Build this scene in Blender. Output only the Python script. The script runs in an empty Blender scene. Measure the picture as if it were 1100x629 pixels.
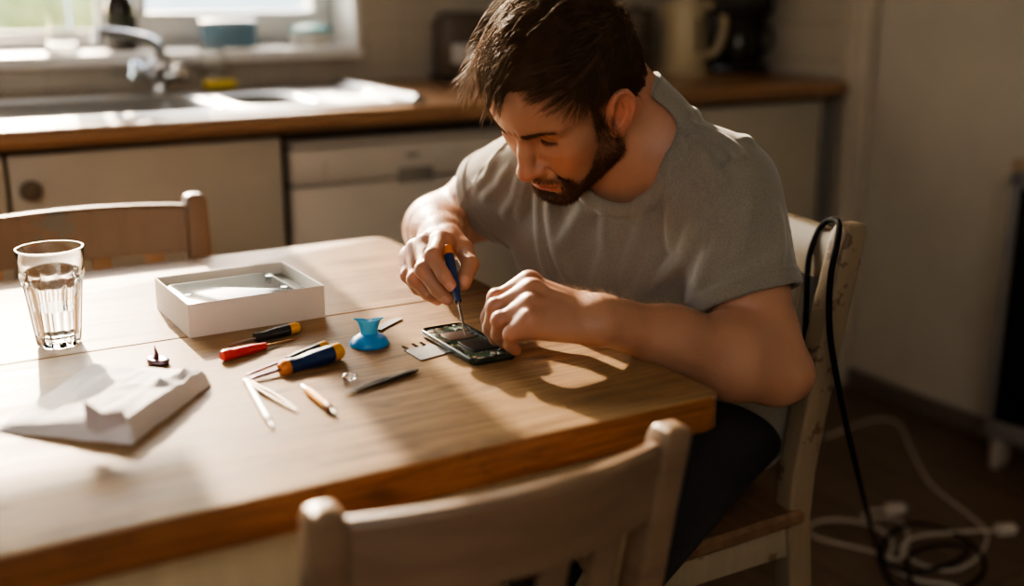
import bpy, bmesh, math, random
import numpy as np
from mathutils import Vector, Matrix, Euler
random.seed(7); np.random.seed(7)
PI = math.pi
col = bpy.context.scene.collection
scn = bpy.context.scene

# ------------------------------------------------------------------ camera geometry
FPX = 1224.0; PITCH = math.radians(15.3); YAW = math.radians(30.0); CAMH = 1.17
FWD = np.array([math.sin(YAW)*math.cos(PITCH), math.cos(YAW)*math.cos(PITCH), -math.sin(PITCH)])
RGT = np.array([math.cos(YAW), -math.sin(YAW), 0.0])
UPV = np.cross(RGT, FWD)
CAM = np.array([0, 0, CAMH])
def ray(px, py): return FWD + (px-550)/FPX*RGT - (py-314.5)/FPX*UPV
def atz(px, py, z=0.75):
    d = ray(px, py); return CAM + d*((z-CAMH)/d[2])
def aty(px, py, y):
    d = ray(px, py); return CAM + d*(y/d[1])
def atx(px, py, x):
    d = ray(px, py); return CAM + d*(x/d[0])
def atd(px, py, d): return CAM + ray(px, py)*d
def proj(P):
    v = np.asarray(P, float)-CAM; d = v@FWD
    return 550+FPX*(v@RGT)/d, 314.5-FPX*(v@UPV)/d, d

# ------------------------------------------------------------------ object helpers
def wmat(o):
    m = o.matrix_basis.copy()
    p = o.parent
    while p: m = p.matrix_basis @ m; p = p.parent
    return m
def thing(name, label, cat, loc=(0,0,0), rotz=0, group=None):
    o = bpy.data.objects.new(name, None); col.objects.link(o)
    o.empty_display_size = .05
    o.location = loc; o.rotation_euler = (0,0,rotz)
    o['label'] = label; o['category'] = cat
    if group: o['group'] = group
    return o
def tag(o, label, cat, group=None):
    o['label'] = label; o['category'] = cat
    if group: o['group'] = group
    return o
def finish(name, me, mat, parent=None, world=False, smooth=35):
    if isinstance(mat, (list, tuple)):
        for m in mat: me.materials.append(m)
    else: me.materials.append(mat)
    if world and parent is not None:
        me.transform(wmat(parent).inverted())
    if smooth:
        me.polygons.foreach_set('use_smooth', [True]*len(me.polygons))
        if smooth < 180: me.set_sharp_from_angle(angle=math.radians(smooth))
    o = bpy.data.objects.new(name, me); col.objects.link(o)
    if parent is not None: o.parent = parent
    return o
def obj(name, bm, mat, parent=None, world=False, smooth=35, loc=None):
    bmesh.ops.recalc_face_normals(bm, faces=bm.faces)
    me = bpy.data.meshes.new(name); bm.to_mesh(me); bm.free()
    if loc is not None and parent is None: me.transform(Matrix.Translation(-Vector(loc)))
    o = finish(name, me, mat, parent, world, smooth)
    if loc is not None and parent is None: o.location = loc
    return o
def struct(name, bm, mat, parent=None, smooth=35):
    o = obj(name, bm, mat, parent, smooth=smooth)
    if parent is None: o['kind'] = 'structure'
    return o
def dup(root, loc, rotz, label=None, group=None):
    r = root.copy(); col.objects.link(r); r.location = loc; r.rotation_euler = (0,0,rotz)
    if label: r['label'] = label
    if group: r['group'] = group
    for ch in list(root.children):
        c = ch.copy(); col.objects.link(c); c.parent = r
        for g in ch.children:
            d = g.copy(); col.objects.link(d); d.parent = c
    return r
def B(): return bmesh.new()
def box(bm, c, s, bev=0.0, rot=None, seg=2):
    """box centred c, full size s, optional bevel and rotation (Matrix 3x3 / Euler tuple)"""
    g = bmesh.ops.create_cube(bm, size=1.0)
    vs = g['verts']
    for v in vs: v.co = Vector((v.co.x*s[0], v.co.y*s[1], v.co.z*s[2]))
    fs = set(f for v in vs for f in v.link_faces)
    if bev > 0:
        es = list(set(e for v in vs for e in v.link_edges))
        r = bmesh.ops.bevel(bm, geom=es, offset=min(bev, min(s)*.49), segments=seg, affect='EDGES', profile=.5)
        allv = set(v for f in r['faces'] for v in f.verts)
        st = list(allv); 
        while st:
            v = st.pop()
            for e in v.link_edges:
                o = e.other_vert(v)
                if o not in allv: allv.add(o); st.append(o)
        vs = list(allv)
    if rot is not None:
        R = Euler(rot).to_matrix() if not isinstance(rot, Matrix) else rot.to_3x3()
    else: R = None
    for v in vs:
        if R is not None: v.co = R @ v.co
        v.co += Vector(c)
    return vs
def box2(bm, lo, hi, bev=0.0, seg=2):
    return box(bm, [(a+b)/2 for a,b in zip(lo,hi)], [abs(b-a) for a,b in zip(lo,hi)], bev, seg=seg)
def loft(bm, rings, cap=True, closed=True):
    R = [[bm.verts.new(p) for p in r] for r in rings]
    n = len(R[0])
    for a, b in zip(R[:-1], R[1:]):
        for i in range(n if closed else n-1):
            j = (i+1) % n
            bm.faces.new((a[i], a[j], b[j], b[i]))
    if cap and closed:
        bm.faces.new(R[0][::-1]); bm.faces.new(R[-1])
    return R
def frame_path(pts):
    P = [Vector(p) for p in pts]; T = []
    for i in range(len(P)):
        a = P[max(i-1,0)]; b = P[min(i+1,len(P)-1)]
        t = (b-a); T.append(t.normalized() if t.length > 1e-9 else Vector((0,0,1)))
    n = T[0].orthogonal().normalized(); N = []
    for t in T:
        n = (n - t*n.dot(t))
        n = n.normalized() if n.length > 1e-6 else t.orthogonal().normalized()
        N.append(n.copy())
    return P, T, N
def tube(bm, pts, r, seg=10, cap=True, flat=1.0):
    P, T, N = frame_path(pts)
    if not hasattr(r, '__len__'): r = [r]*len(P)
    rings = []
    for p, t, n, q in zip(P, T, N, r):
        b = t.cross(n)
        rings.append([p + n*(q*math.cos(2*PI*k/seg)) + b*(q*flat*math.sin(2*PI*k/seg)) for k in range(seg)])
    loft(bm, rings, cap)
def catmull(pts, n=8, closed=False):
    P = [Vector(p) for p in pts]; out = []
    m = len(P)
    rng = range(m if closed else m-1)
    for i in rng:
        if closed: a,b,c,d = P[(i-1)%m],P[i],P[(i+1)%m],P[(i+2)%m]
        else: a,b,c,d = P[max(i-1,0)],P[i],P[i+1],P[min(i+2,m-1)]
        for k in range(n):
            t = k/n
            out.append(.5*((2*b)+(-a+c)*t+(2*a-5*b+4*c-d)*t*t+(-a+3*b-3*c+d)*t**3))
    if not closed: out.append(P[-1])
    return out
def lathe(bm, prof, seg=32, M=None, cap=True):
    """prof list of (r, z); M places it"""
    M = M or Matrix.Identity(4)
    rings = []
    for r, z in prof:
        rings.append([M @ Vector((max(r,1e-5)*math.cos(2*PI*k/seg), max(r,1e-5)*math.sin(2*PI*k/seg), z)) for k in range(seg)])
    loft(bm, rings, cap)
def prism(bm, poly, z0, z1, M=None):
    M = M or Matrix.Identity(4)
    loft(bm, [[M @ Vector((x,y,z0)) for x,y in poly], [M @ Vector((x,y,z1)) for x,y in poly]])
def rrect(w, d, r, n=6, cx=0, cy=0):
    out = []
    for sx, sy, a0 in ((1,1,0),(-1,1,90),(-1,-1,180),(1,-1,270)):
        for k in range(n+1):
            a = math.radians(a0+90*k/n)
            out.append((cx+sx*(w/2-r)+r*math.cos(a), cy+sy*(d/2-r)+r*math.sin(a)))
    return out
def along(a, b):
    """matrix whose +z runs from a to b, origin a"""
    a = Vector(a); b = Vector(b); z = (b-a).normalized()
    x = Vector((0,0,1)).cross(z)
    x = x.normalized() if x.length > 1e-5 else Vector((1,0,0))
    y = z.cross(x)
    M = Matrix((x,y,z)).transposed().to_4x4(); M.translation = a
    return M

# ------------------------------------------------------------------ materials
class NT:
    def __init__(s, name):
        s.m = bpy.data.materials.new(name); s.m.use_nodes = True
        s.t = s.m.node_tree; s.n = s.t.nodes; s.l = s.t.links
        s.b = s.n['Principled BSDF']; s.out = s.n['Material Output']
        s._co = None
    def new(s, t, **kw):
        n = s.n.new(t)
        for k, v in kw.items():
            if hasattr(n, k): setattr(n, k, v)
        return n
    def set(s, sock, v):
        if hasattr(v, 'is_linked') or isinstance(v, bpy.types.NodeSocket): s.l.new(v, sock)
        else: sock.default_value = v
    def co(s, scale=(1,1,1), kind='Object', rot=(0,0,0), loc=(0,0,0)):
        c = s.n.new('ShaderNodeTexCoord'); m = s.n.new('ShaderNodeMapping')
        m.inputs['Scale'].default_value = scale; m.inputs['Rotation'].default_value = rot; m.inputs['Location'].default_value = loc
        s.l.new(c.outputs[kind], m.inputs['Vector']); return m.outputs['Vector']
    def noise(s, vec, scale=5, detail=4, rough=.55, dist=0):
        n = s.n.new('ShaderNodeTexNoise'); s.l.new(vec, n.inputs['Vector'])
        n.inputs['Scale'].default_value = scale; n.inputs['Detail'].default_value = detail
        n.inputs['Roughness'].default_value = rough; n.inputs['Distortion'].default_value = dist
        return n.outputs['Fac']
    def ramp(s, fac, stops, interp='LINEAR'):
        n = s.n.new('ShaderNodeValToRGB'); s.l.new(fac, n.inputs['Fac']); r = n.color_ramp; r.interpolation = interp
        while len(r.elements) < len(stops): r.elements.new(.5)
        for e, (p, c) in zip(r.elements, stops):
            e.position = p; e.color = (c,c,c,1) if not hasattr(c,'__len__') else (*c[:3],1)
        return n.outputs['Color']
    def mix(s, fac, a, b, mode='MIX'):
        n = s.n.new('ShaderNodeMix'); n.data_type = 'RGBA'; n.blend_type = mode
        s.set(n.inputs[0], fac)
        for sk, v in ((n.inputs[6], a), (n.inputs[7], b)):
            if isinstance(v, bpy.types.NodeSocket): s.l.new(v, sk)
            else: sk.default_value = (*v[:3],1)
        return n.outputs[2]
    def math(s, op, a, b=0.0):
        n = s.n.new('ShaderNodeMath'); n.operation = op
        s.set(n.inputs[0], a); s.set(n.inputs[1], b); return n.outputs[0]
    def bump(s, h, strength=.3, dist=.002):
        n = s.n.new('ShaderNodeBump'); s.l.new(h, n.inputs['Height'])
        n.inputs['Strength'].default_value = strength; n.inputs['Distance'].default_value = dist
        s.l.new(n.outputs['Normal'], s.b.inputs['Normal'])
    def base(s, c):
        if isinstance(c, bpy.types.NodeSocket): s.l.new(c, s.b.inputs['Base Color'])
        else: s.b.inputs['Base Color'].default_value = (*c[:3],1)
        return s
    def p(s, **kw):
        for k, v in kw.items():
            s.set(s.b.inputs[k.replace('_',' ')], v)
        return s
def simple(name, c, rough=.5, metal=0.0, var=.08, scale=30, bump=0.0, **kw):
    t = NT(name); v = t.co()
    n = t.noise(v, scale, 3)
    lo = [max(0,x*(1-var)) for x in c]; hi = [min(1,x*(1+var)) for x in c]
    t.base(t.ramp(n, [(.3,lo),(.7,hi)])); t.p(Roughness=rough, Metallic=metal, **kw)
    if bump: t.bump(n, bump)
    return t.m
# ------------------------------------------------------------------ render look
scn.view_settings.view_transform = 'AgX'
try: scn.view_settings.look = 'AgX - Medium High Contrast'
except Exception: pass
scn.view_settings.exposure = 1.36

cd = bpy.data.cameras.new('camera'); cam = bpy.data.objects.new('camera', cd); col.objects.link(cam)
cd.sensor_fit = 'HORIZONTAL'; cd.sensor_width = 36.0; cd.lens = 36.0*FPX/1100.0
cam.location = (0,0,CAMH); cam.rotation_euler = (PI/2-PITCH, 0, -YAW)
cd.clip_start = .02; cd.clip_end = 200
cd.dof.use_dof = True; cd.dof.focus_distance = 1.40; cd.dof.aperture_fstop = 1.6
scn.camera = cam

# ------------------------------------------------------------------ world + lamps
w = bpy.data.worlds.new('world'); scn.world = w; w.use_nodes = True
wn = w.node_tree.nodes; wl = w.node_tree.links
sky = wn.new('ShaderNodeTexSky'); sky.sky_type = 'NISHITA'; sky.sun_disc = False
SUN_EL = math.radians(23.5)
sky.sun_elevation = SUN_EL; sky.sun_rotation = 0.0; sky.air_density = 1.2; sky.dust_density = 2.0
wl.new(sky.outputs['Color'], wn['Background'].inputs['Color'])
wn['Background'].inputs['Strength'].default_value = SKY_STR = .68
sd = bpy.data.lights.new('sun', 'SUN'); so = bpy.data.objects.new('sun', sd); col.objects.link(so)
sd.energy = 7.8; sd.color = (1.0, .78, .55); sd.angle = math.radians(.7)
SUN_AZ = math.radians(-4.8)   # travels toward -Y, slightly -X
tr = Vector((math.sin(SUN_AZ)*math.cos(SUN_EL), -math.cos(SUN_AZ)*math.cos(SUN_EL), -math.sin(SUN_EL)))
so.rotation_euler = tr.to_track_quat('-Z','Y').to_euler()
so.location = (0, 6, 4)

# soft fill lamp added behind the camera to lift the dim room
ad = bpy.data.lights.new('room_fill', 'AREA'); ao = bpy.data.objects.new('room_fill', ad); col.objects.link(ao)
ad.shape = 'RECTANGLE'; ad.size = 1.6; ad.size_y = 1.2; ad.energy = 10.0; ad.color = (1.0,.96,.90)
ao.location = (-.9,-1.2,2.1); ao.rotation_euler = (Vector((1.0,1.6,.7))-Vector((-.9,-1.2,2.1))).to_track_quat('-Z','Y').to_euler()

# ------------------------------------------------------------------ setting
YB = 2.98       # inner face of the back wall
XR = 2.50       # right wall
XL = -2.2; YF = -1.6; ZC = 2.55
WX0, WX1, WZ0, WZ1 = -1.15, 1.225, 1.00, 2.30   # window opening
YG = 3.20

def tile_mat(name, base, grout, sz=.105):
    t = NT(name); v = t.co(kind='Object', rot=(PI/2,0,0))
    br = t.new('ShaderNodeTexBrick'); br.offset = 0.0; br.squash = 1.0
    t.l.new(v, br.inputs['Vector'])
    br.inputs['Scale'].default_value = 1.0
    br.inputs['Brick Width'].default_value = sz; br.inputs['Row Height'].default_value = sz
    br.inputs['Mortar Size'].default_value = .0032; br.inputs['Mortar Smooth'].default_value = .3
    br.inputs['Color1'].default_value = (*base,1); br.inputs['Color2'].default_value = (*[b*.93 for b in base],1)
    br.inputs['Mortar'].default_value = (*grout,1)
    t.base(br.outputs['Color']); t.p(Roughness=.35)
    t.bump(t.math('SUBTRACT', 1.0, br.outputs['Fac']), .3, .002)
    return t.m
m_tile = tile_mat('beige_wall_tile', (.47,.43,.365), (.385,.35,.295))
def tile_mat_side(name, base, grout, sz=.105):
    m = tile_mat(name, base, grout, sz)
    for n in m.node_tree.nodes:
        if n.type == 'MAPPING': n.inputs['Rotation'].default_value = (PI/2, 0, PI/2)
    return m
m_paint = simple('warm_wall_paint', (.49,.45,.39), .75, var=.04, scale=6, bump=.05)
m_ceil = simple('ceiling_paint', (.64,.62,.58), .8, var=.03, scale=5)
m_white = simple('white_frame_paint', (.80,.81,.82), .4, var=.03, scale=8)
def wood_floor():
    t = NT('dark_floor_boards'); v = t.co(rot=(0,0,math.radians(90)))
    br = t.new('ShaderNodeTexBrick'); br.offset = .37; t.l.new(v, br.inputs['Vector'])
    br.inputs['Scale'].default_value = 1; br.inputs['Brick Width'].default_value = 1.3; br.inputs['Row Height'].default_value = .125
    br.inputs['Mortar Size'].default_value = .0022; br.inputs['Color1'].default_value = (.150,.098,.064,1)
    br.inputs['Color2'].default_value = (.112,.072,.047,1); br.inputs['Mortar'].default_value = (.040,.026,.018,1)
    g = t.noise(t.co(scale=(22,1.6,22)), 3, 5)
    t.base(t.mix(.55, br.outputs['Color'], t.ramp(g, [(.3,(.45,.42,.40)),(.7,(1.0,1.0,1.0))]), 'MULTIPLY'))
    t.p(Roughness=.42); t.bump(g, .15); return t.m
bm = B(); box2(bm, (XL-.2,YF-.2,-.1), (XR+.2,YB+.25,0)); struct('floor', bm, wood_floor())
bm = B(); box2(bm, (XL-.2,YF-.2,ZC), (XR+.2,YB+.25,ZC+.1)); struct('ceiling', bm, m_ceil)
bm = B()
for lo, hi in (((XL-.2,YB,0),(WX0,YB+.26,ZC)), ((WX1,YB,0),(XR+.2,YB+.26,ZC)), ((WX0,YB,0),(WX1,YB+.26,WZ0-.03)), ((WX0,YB,WZ1),(WX1,YB+.26,ZC))):
    box2(bm, lo, hi)
struct('wall_back', bm, m_tile)
bm = B(); box2(bm, (XR,YF-.2,0), (XR+.2,YB,ZC)); struct('wall_right', bm, m_paint)
bm = B(); box2(bm, (XL-.2,YF-.2,0), (XL,YB,ZC)); struct('wall_left', bm, m_paint)
bm = B(); box2(bm, (XL,YF-.2,0), (XR,YF,ZC)); struct('wall_front', bm, m_paint)
# tiled strip on the right wall above the worktop end, vertical trim, baseboard
bm = B(); box2(bm, (XR-.008,2.40,.90), (XR,YB,1.62)); struct('trim_1', bm, tile_mat_side('beige_side_tile', (.48,.44,.375), (.33,.28,.21)))
ta = atx(908,40,XR-.03); tb = atx(936,40,XR-.03)
bm = B(); box2(bm, (XR-.045,tb[1],0), (XR,ta[1]+.01,ZC), .006); box2(bm, (XR-.06,tb[1]+.03,0), (XR-.04,ta[1]-.035,ZC), .008)
struct('trim_2', bm, simple('door_frame_paint', (.50,.45,.38), .5, var=.04, scale=7))
bm = B(); box2(bm, (XR-.018,YF,0), (XR,tb[1],.055), .004); struct('baseboard_right', bm, simple('baseboard_paint', (.15,.125,.10), .5))

# window
bm = B(); box2(bm, (WX0-.0,YB-.055,WZ0-.03), (WX1+.0,YG-.02,WZ0), .006)
struct('trim_3', bm, m_white)                                             # inner sill
bm = B()                                                                  # white side and top reveals
box2(bm, (WX1-.004,YB-.004,WZ0), (WX1+.012,YG+.03,WZ1)); box2(bm, (WX0-.012,YB-.004,WZ0), (WX0+.004,YG+.03,WZ1)); box2(bm, (WX0,YB-.004,WZ1-.004), (WX1,YG+.03,WZ1+.012))
struct('trim_4', bm, m_white)
gl = aty(105,20,YG)[0]; gm0 = aty(160,10,YG)[0]-.018; gm1 = aty(329,10,YG)[0]
zl = aty(60,33,YG)[2]; zr = aty(240,12,YG)[2]
bm = B()
d0, d1 = YG-.035, YG+.035
box2(bm, (WX0,d0,WZ0-.02), (WX1,d1,zl-.018), .004)                           # bottom rail
box2(bm, (WX0,d0,WZ1-.06), (WX1,d1,WZ1), .004)
box2(bm, (WX0,d0,WZ0), (WX0+.06,d1,WZ1), .004)
box2(bm, (WX1-.055,d0,WZ0), (WX1,d1,WZ1), .004)
box2(bm, (gl+.012,d0,WZ0), (gm0-.05,d1,WZ1), .004)                              # mullion
w1 = struct('window_1', bm, m_white)
bm = B()                                                                  # opening casement of the right light
yc0, yc1 = YG-.06, YG+.01
box2(bm, (gm0-.052,yc0,WZ0+.028), (gm1+.05,yc1,zr), .006); box2(bm, (gm0-.052,yc0,WZ1-.11), (gm1+.05,yc1,WZ1-.045), .006)
box2(bm, (gm0-.052,yc0,zr), (gm0,yc1,WZ1-.11), .006); box2(bm, (gm1,yc0,zr), (gm1+.05,yc1,WZ1-.11), .006)
struct('casement_frame', bm, m_white, w1)
bm = B()
box2(bm, (WX0+.06,YG-.012,zl-.02), (gl+.012,YG+.012,zl), .003)
box2(bm, (gl-.004,YG-.02,zl), (gl+.012,YG+.015,WZ1-.06), .003)
struct('glazing_bead', bm, m_white, w1)
def pane_mat():
    t = NT('window_glass'); t.n.remove(t.b)
    tr = t.new('ShaderNodeBsdfTransparent'); gs = t.new('ShaderNodeBsdfGlossy'); gs.inputs['Roughness'].default_value = .02
    fr = t.new('ShaderNodeFresnel'); fr.inputs['IOR'].default_value = 1.3
    mx = t.new('ShaderNodeMixShader'); t.l.new(fr.outputs[0], mx.inputs[0]); t.l.new(tr.outputs[0], mx.inputs[1]); t.l.new(gs.outputs[0], mx.inputs[2])
    t.l.new(mx.outputs[0], t.out.inputs['Surface']); return t.m
m_pane = pane_mat()
bm = B(); box2(bm, (WX0+.05,YG+.004,zl-.01), (gl+.005,YG+.008,WZ1-.05)); struct('pane', bm, m_pane, w1)
bm = B(); box2(bm, (gm0-.005,YG-.03,zr-.01), (gm1+.005,YG-.026,WZ1-.1)); struct('pane', bm, m_pane, w1)
# unseen blind, added to keep sun off the table's near left
BLIND_X1 = .415
rb = thing('added_blind', 'unseen roller blind added to shade the near left of the table', 'blind', (0,YG-.06,0))
bm = B(); box2(bm, (WX0+.06,YG-.075,1.675), (BLIND_X1,YG-.070,WZ1-.06)); obj('blind_fabric', bm, simple('blind_fabric_cloth', (.60,.54,.44), .9), rb, world=True)
bm = B(); tube(bm, [(WX0+.06,YG-.09,WZ1-.05),(BLIND_X1,YG-.09,WZ1-.05)], .02); obj('roller', bm, m_white, rb, world=True)

# outside
def grass_mat():
    t = NT('sunlit_lawn'); n = t.noise(t.co(), 1.3, 6); 
    t.base(t.ramp(n, [(.3,(.26,.27,.07)),(.5,(.42,.39,.15)),(.7,(.58,.50,.26))])); t.p(Roughness=.9); return t.m
bm = B(); box2(bm, (-16,YG+.3,-.55), (16,30,-.35)); struct('ground_outside', bm, grass_mat(), smooth=0)
bm = B(); box2(bm, (1.35,YG+.6,-.35), (3.7,14.2,-.30)); struct('path', bm, simple('pale_paving', (.52,.49,.44), .8, var=.2, scale=3))
bm = B(); box2(bm, (2.42,12.0,-.36), (7.5,12.2,1.5), .02); struct('wall_outside', bm, simple('pale_garden_wall', (.74,.72,.68), .8, var=.25, scale=1.6))
def hedge_mat():
    t = NT('garden_hedge'); n = t.noise(t.co(), 5, 6)
    t.base(t.ramp(n, [(.3,(.16,.17,.04)),(.55,(.38,.36,.12)),(.75,(.58,.52,.26))])); t.p(Roughness=.9); return t.m
bm = B(); bmesh.ops.create_grid(bm, x_segments=90, y_segments=14, size=.5)
for v in bm.verts:
    x = v.co.x*30; a = v.co.y+.5
    y = 15.5-.35*math.sin(a*PI)+.18*math.sin(x*2.1)+.12*math.sin(x*5.3+a*7)
    v.co = Vector((x, y, -.36+a*1.6+.10*math.sin(x*3.7)*a))
hd = obj('hedge', bm, hedge_mat(), smooth=180); hd['kind']='stuff'; tag(hd, 'blurred green hedge along the far side of the lawn', 'hedge')
# ------------------------------------------------------------------ kitchen run
YFW = 2.335     # worktop front edge
YC = 2.365      # cabinet fronts
XWE = aty(907,95,YFW)[0]      # right end of the worktop
XWB = XR-.01
def wood(name, cols, scale=(2.2,26,26), rough=.45, knots=0.0, bump=.1, rot=(0,0,0), ns=2.2):
    t = NT(name); v = t.co(scale=scale, rot=rot)
    g = t.noise(v, ns, 6, .6, .6)
    c = t.ramp(g, [(.25,cols[0]),(.5,cols[1]),(.75,cols[2])])
    if knots:
        k = t.noise(t.co(scale=(1.2,3.2,3.2), rot=rot), 2.6, 2)
        c = t.mix(t.math('MULTIPLY', t.ramp(k, [(.60,0.0),(.72,1.0)]), knots), c, [x*.38 for x in cols[0]])
    t.base(c); t.p(Roughness=rough); t.bump(g, bump); return t.m
m_wt = wood('oiled_worktop_wood', [(.20,.105,.05),(.27,.15,.075),(.33,.19,.10)], rough=.35)
m_cab = simple('cream_cabinet_paint', (.42,.385,.315), .45, var=.05, scale=5)
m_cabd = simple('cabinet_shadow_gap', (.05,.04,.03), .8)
m_dw = simple('white_enamel_front', (.49,.465,.42), .3, var=.03, scale=4)
def steel(name, c=(.62,.62,.62), rough=.28, sc=(3,120,3)):
    t = NT(name); n = t.noise(t.co(scale=sc), 4, 3); t.base(t.ramp(n, [(.3,[x*.9 for x in c]),(.7,c)]))
    t.p(Metallic=1.0, Roughness=rough); t.bump(n, .03); return t.m
m_steel = steel('brushed_steel', (.34,.35,.36), .44); m_chrome = simple('polished_chrome', (.66,.67,.69), .12, 1.0, var=.02)
# sink geometry
SX1 = 1.165; SX0 = -.62; SY0 = 2.385; SY1 = 2.90
bm = B()
for lo, hi in (((XL+.002,YFW,.86),(XWE,SY0+.012,.90)), ((XL+.002,SY1-.012,.86),(XR-.01,YB-.001,.90)), ((XL+.002,SY0+.012,.86),(SX0+.012,SY1-.012,.90)), ((SX1-.012,SY0+.012,.86),(XWE,SY1-.012,.90))):
    box2(bm, lo, hi, .0)
# rounded front nose, with a rounded right corner
tube(bm, [(XL+.002,YFW+.001,.88),(XWE-.002,YFW+.001,.88)], .0200, 12)
o = obj('worktop', bm, m_wt, smooth=40); tag(o, 'long brown wooden kitchen worktop under the window', 'worktop')
# bowls from pixels
b0 = atz(-10,122,.9); 
def rr(x,y,cx,cy,hx,hy,r):
    qx = abs(x-cx)-hx+r; qy = abs(y-cy)-hy+r
    return math.hypot(max(qx,0),max(qy,0))+min(max(qx,qy),0)-r
BOWL1 = (.36, .70); BOWL2 = (.755, .925); DR = (.965, 1.11)
def sst(e0,e1,x):
    t = min(1,max(0,(x-e0)/(e1-e0))); return t*t*(3-2*t)
def sinkz(x,y):
    z = .906
    e = rr(x,y,(SX0+SX1)/2,(SY0+SY1)/2,(SX1-SX0)/2,(SY1-SY0)/2,.03)
    z -= .006*sst(-.008,0,e)
    z -= .002*sst(-.012,-.03,e)
    for (x0,x1,y0,y1,dep) in ((BOWL1[0]-.18,BOWL1[1],2.432,2.80,.15),(BOWL2[0],BOWL2[1],2.455,2.72,.10)):
        d = rr(x,y,(x0+x1)/2,(y0+y1)/2,(x1-x0)/2,(y1-y0)/2,.06)
        z += .004*math.exp(-((d-.008)/.008)**2)
        z -= dep*sst(0.0,-.035,d)
    d = rr(x,y,(DR[0]+DR[1])/2,2.66,(DR[1]-DR[0])/2,.20,.02)
    if d < 0:
        z -= .004*sst(0,-.012,d); z += .0022*math.cos((x-DR[0])*2*PI/.024)*sst(0,-.02,d)
    z += .016*math.exp(-((x-1.138)/.012)**2)*sst(0,-.02,e)
    return z
bm = B()
xs = list(np.arange(SX0,.1,.03))+list(np.arange(.1,SX1+.0005,.006)); xs[-1] = SX1
ys = list(np.linspace(SY0,SY1,90))
G = [[bm.verts.new((x,y,sinkz(x,y))) for y in ys] for x in xs]
for i in range(len(xs)-1):
    for j in range(len(ys)-1): bm.faces.new((G[i][j],G[i+1][j],G[i+1][j+1],G[i][j+1]))
sk = thing('kitchen_sink', 'stainless steel sink with large bowl, half bowl and drainer', 'sink', (.5,2.66,.9))
obj('basin', bm, m_steel, sk, world=True, smooth=180)
for cx, cy, z in ((.53,2.64,.753),(.84,2.605,.803)):
    bm = B(); lathe(bm, [(.0,z),(.028,z),(.036,z+.003),(.038,z+.006)], 24, Matrix.Translation((cx,cy,0))); obj('drain', bm, m_chrome, sk, world=True)
# mixer tap
tp = atz(172,97,.905); tpx, tpy = tp[0], 2.86
tpx = aty(172,95,tpy)[0]
tap = thing('mixer_tap', 'chrome mixer tap with curved spout on the sink rim', 'tap', (tpx,tpy,.905))
bm = B(); lathe(bm, [(.030,0),(.030,.006),(.020,.012),(.019,.045),(.024,.055),(.024,.075),(.014,.085),(.013,.10)], 20, Matrix.Translation((tpx,tpy,.905)))
obj('tap_body', bm, m_chrome, tap, world=True)
e = aty(103,33,tpy-.14); s2 = aty(178,72,tpy); s1 = aty(168,48,tpy-.03); s0 = aty(148,39,tpy-.07)
bm = B(); pts = catmull([(tpx,tpy,.99),tuple(s2),tuple(s1),tuple(s0),tuple(e)], 8)
tube(bm, pts, .0105, 12); tube(bm, [tuple(e+np.array([.004,0,.004])), tuple(e+np.array([-.002,-.004,-.030]))], .0125, 12)
obj('spout', bm, m_chrome, tap, world=True)
for sx, px, py in ((-1,143,75),(1,197,76)):
    h = aty(px,py,tpy-.01); a = Vector((tpx+sx*.012,tpy,.945)); b = Vector(h)
    bm = B(); tube(bm, [a, a.lerp(b,.55), a.lerp(b,.56), a.lerp(b,.85)], [.012,.013,.017,.016], 12)
    M = along(a.lerp(b,.85), b)
    for ang in (0, 60, 120):
        d = M.to_3x3() @ Vector((math.cos(math.radians(ang)),math.sin(math.radians(ang)),0))*.024
        c = a.lerp(b,.95); tube(bm, [c-d, c+d], .0075, 8)
    obj('tap_handle', bm, m_chrome, tap, world=True)
# base cabinets
def knob(x, z, par):
    bm = B(); lathe(bm, [(.010,0),(.008,.010),(.010,.014),(.019,.022),(.0205,.028),(.017,.034),(.0,.036)], 20, Matrix.Translation((x,YC,z)) @ Matrix.Rotation(PI/2,4,'X'))
    return obj('knob', bm, simple('bronze_knob_metal', (.095,.075,.058), .45, .3), par, world=True)
def cabinet(x0, x1, label, doors, end=False):
    t = thing('base_cabinet', label, 'cabinet', ((x0+x1)/2,YC+.3,0), 0, 'kitchen base cabinets')
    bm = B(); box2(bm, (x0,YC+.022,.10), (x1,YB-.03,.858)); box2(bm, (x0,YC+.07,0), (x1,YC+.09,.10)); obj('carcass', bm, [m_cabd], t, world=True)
    for (a, b, kx) in doors:
        bm = B(); box2(bm, (a,YC,.115), (b,YC+.02,.845), .003); d = obj('door', bm, m_cab, t, world=True)
        if kx is not None: knob(kx[0], kx[1], d)
        
    return t
xg0 = aty(10,200,YC)[0]; xg1 = aty(302,150,YC)[0]
kx = aty(33,205,YC-.02)
hz = aty(283,170,YC)
cabinet(xg0-.56, xg0-.004, 'cream base cabinet cut off at the left of the sink unit', [(xg0-.558,xg0-.006,None)])
c2 = cabinet(xg0-.004, xg1+.003, 'cream base cabinet with round knob under the sink', [(xg0+.002,xg1-.001,(kx[0],kx[2]))])
d = [o for o in c2.children if o.name.startswith('door')][0]
for zz in (hz[2], hz[2]-.055):
    bm = B(); lathe(bm, [(.0,-.001),(.016,-.001),(.019,.0012),(.016,.002),(.0,.002)], 24, Matrix.Translation((hz[0],YC,zz)) @ Matrix.Rotation(PI/2,4,'X'))
    obj('hinge_cap', bm, m_cab, d, world=True)
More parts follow.
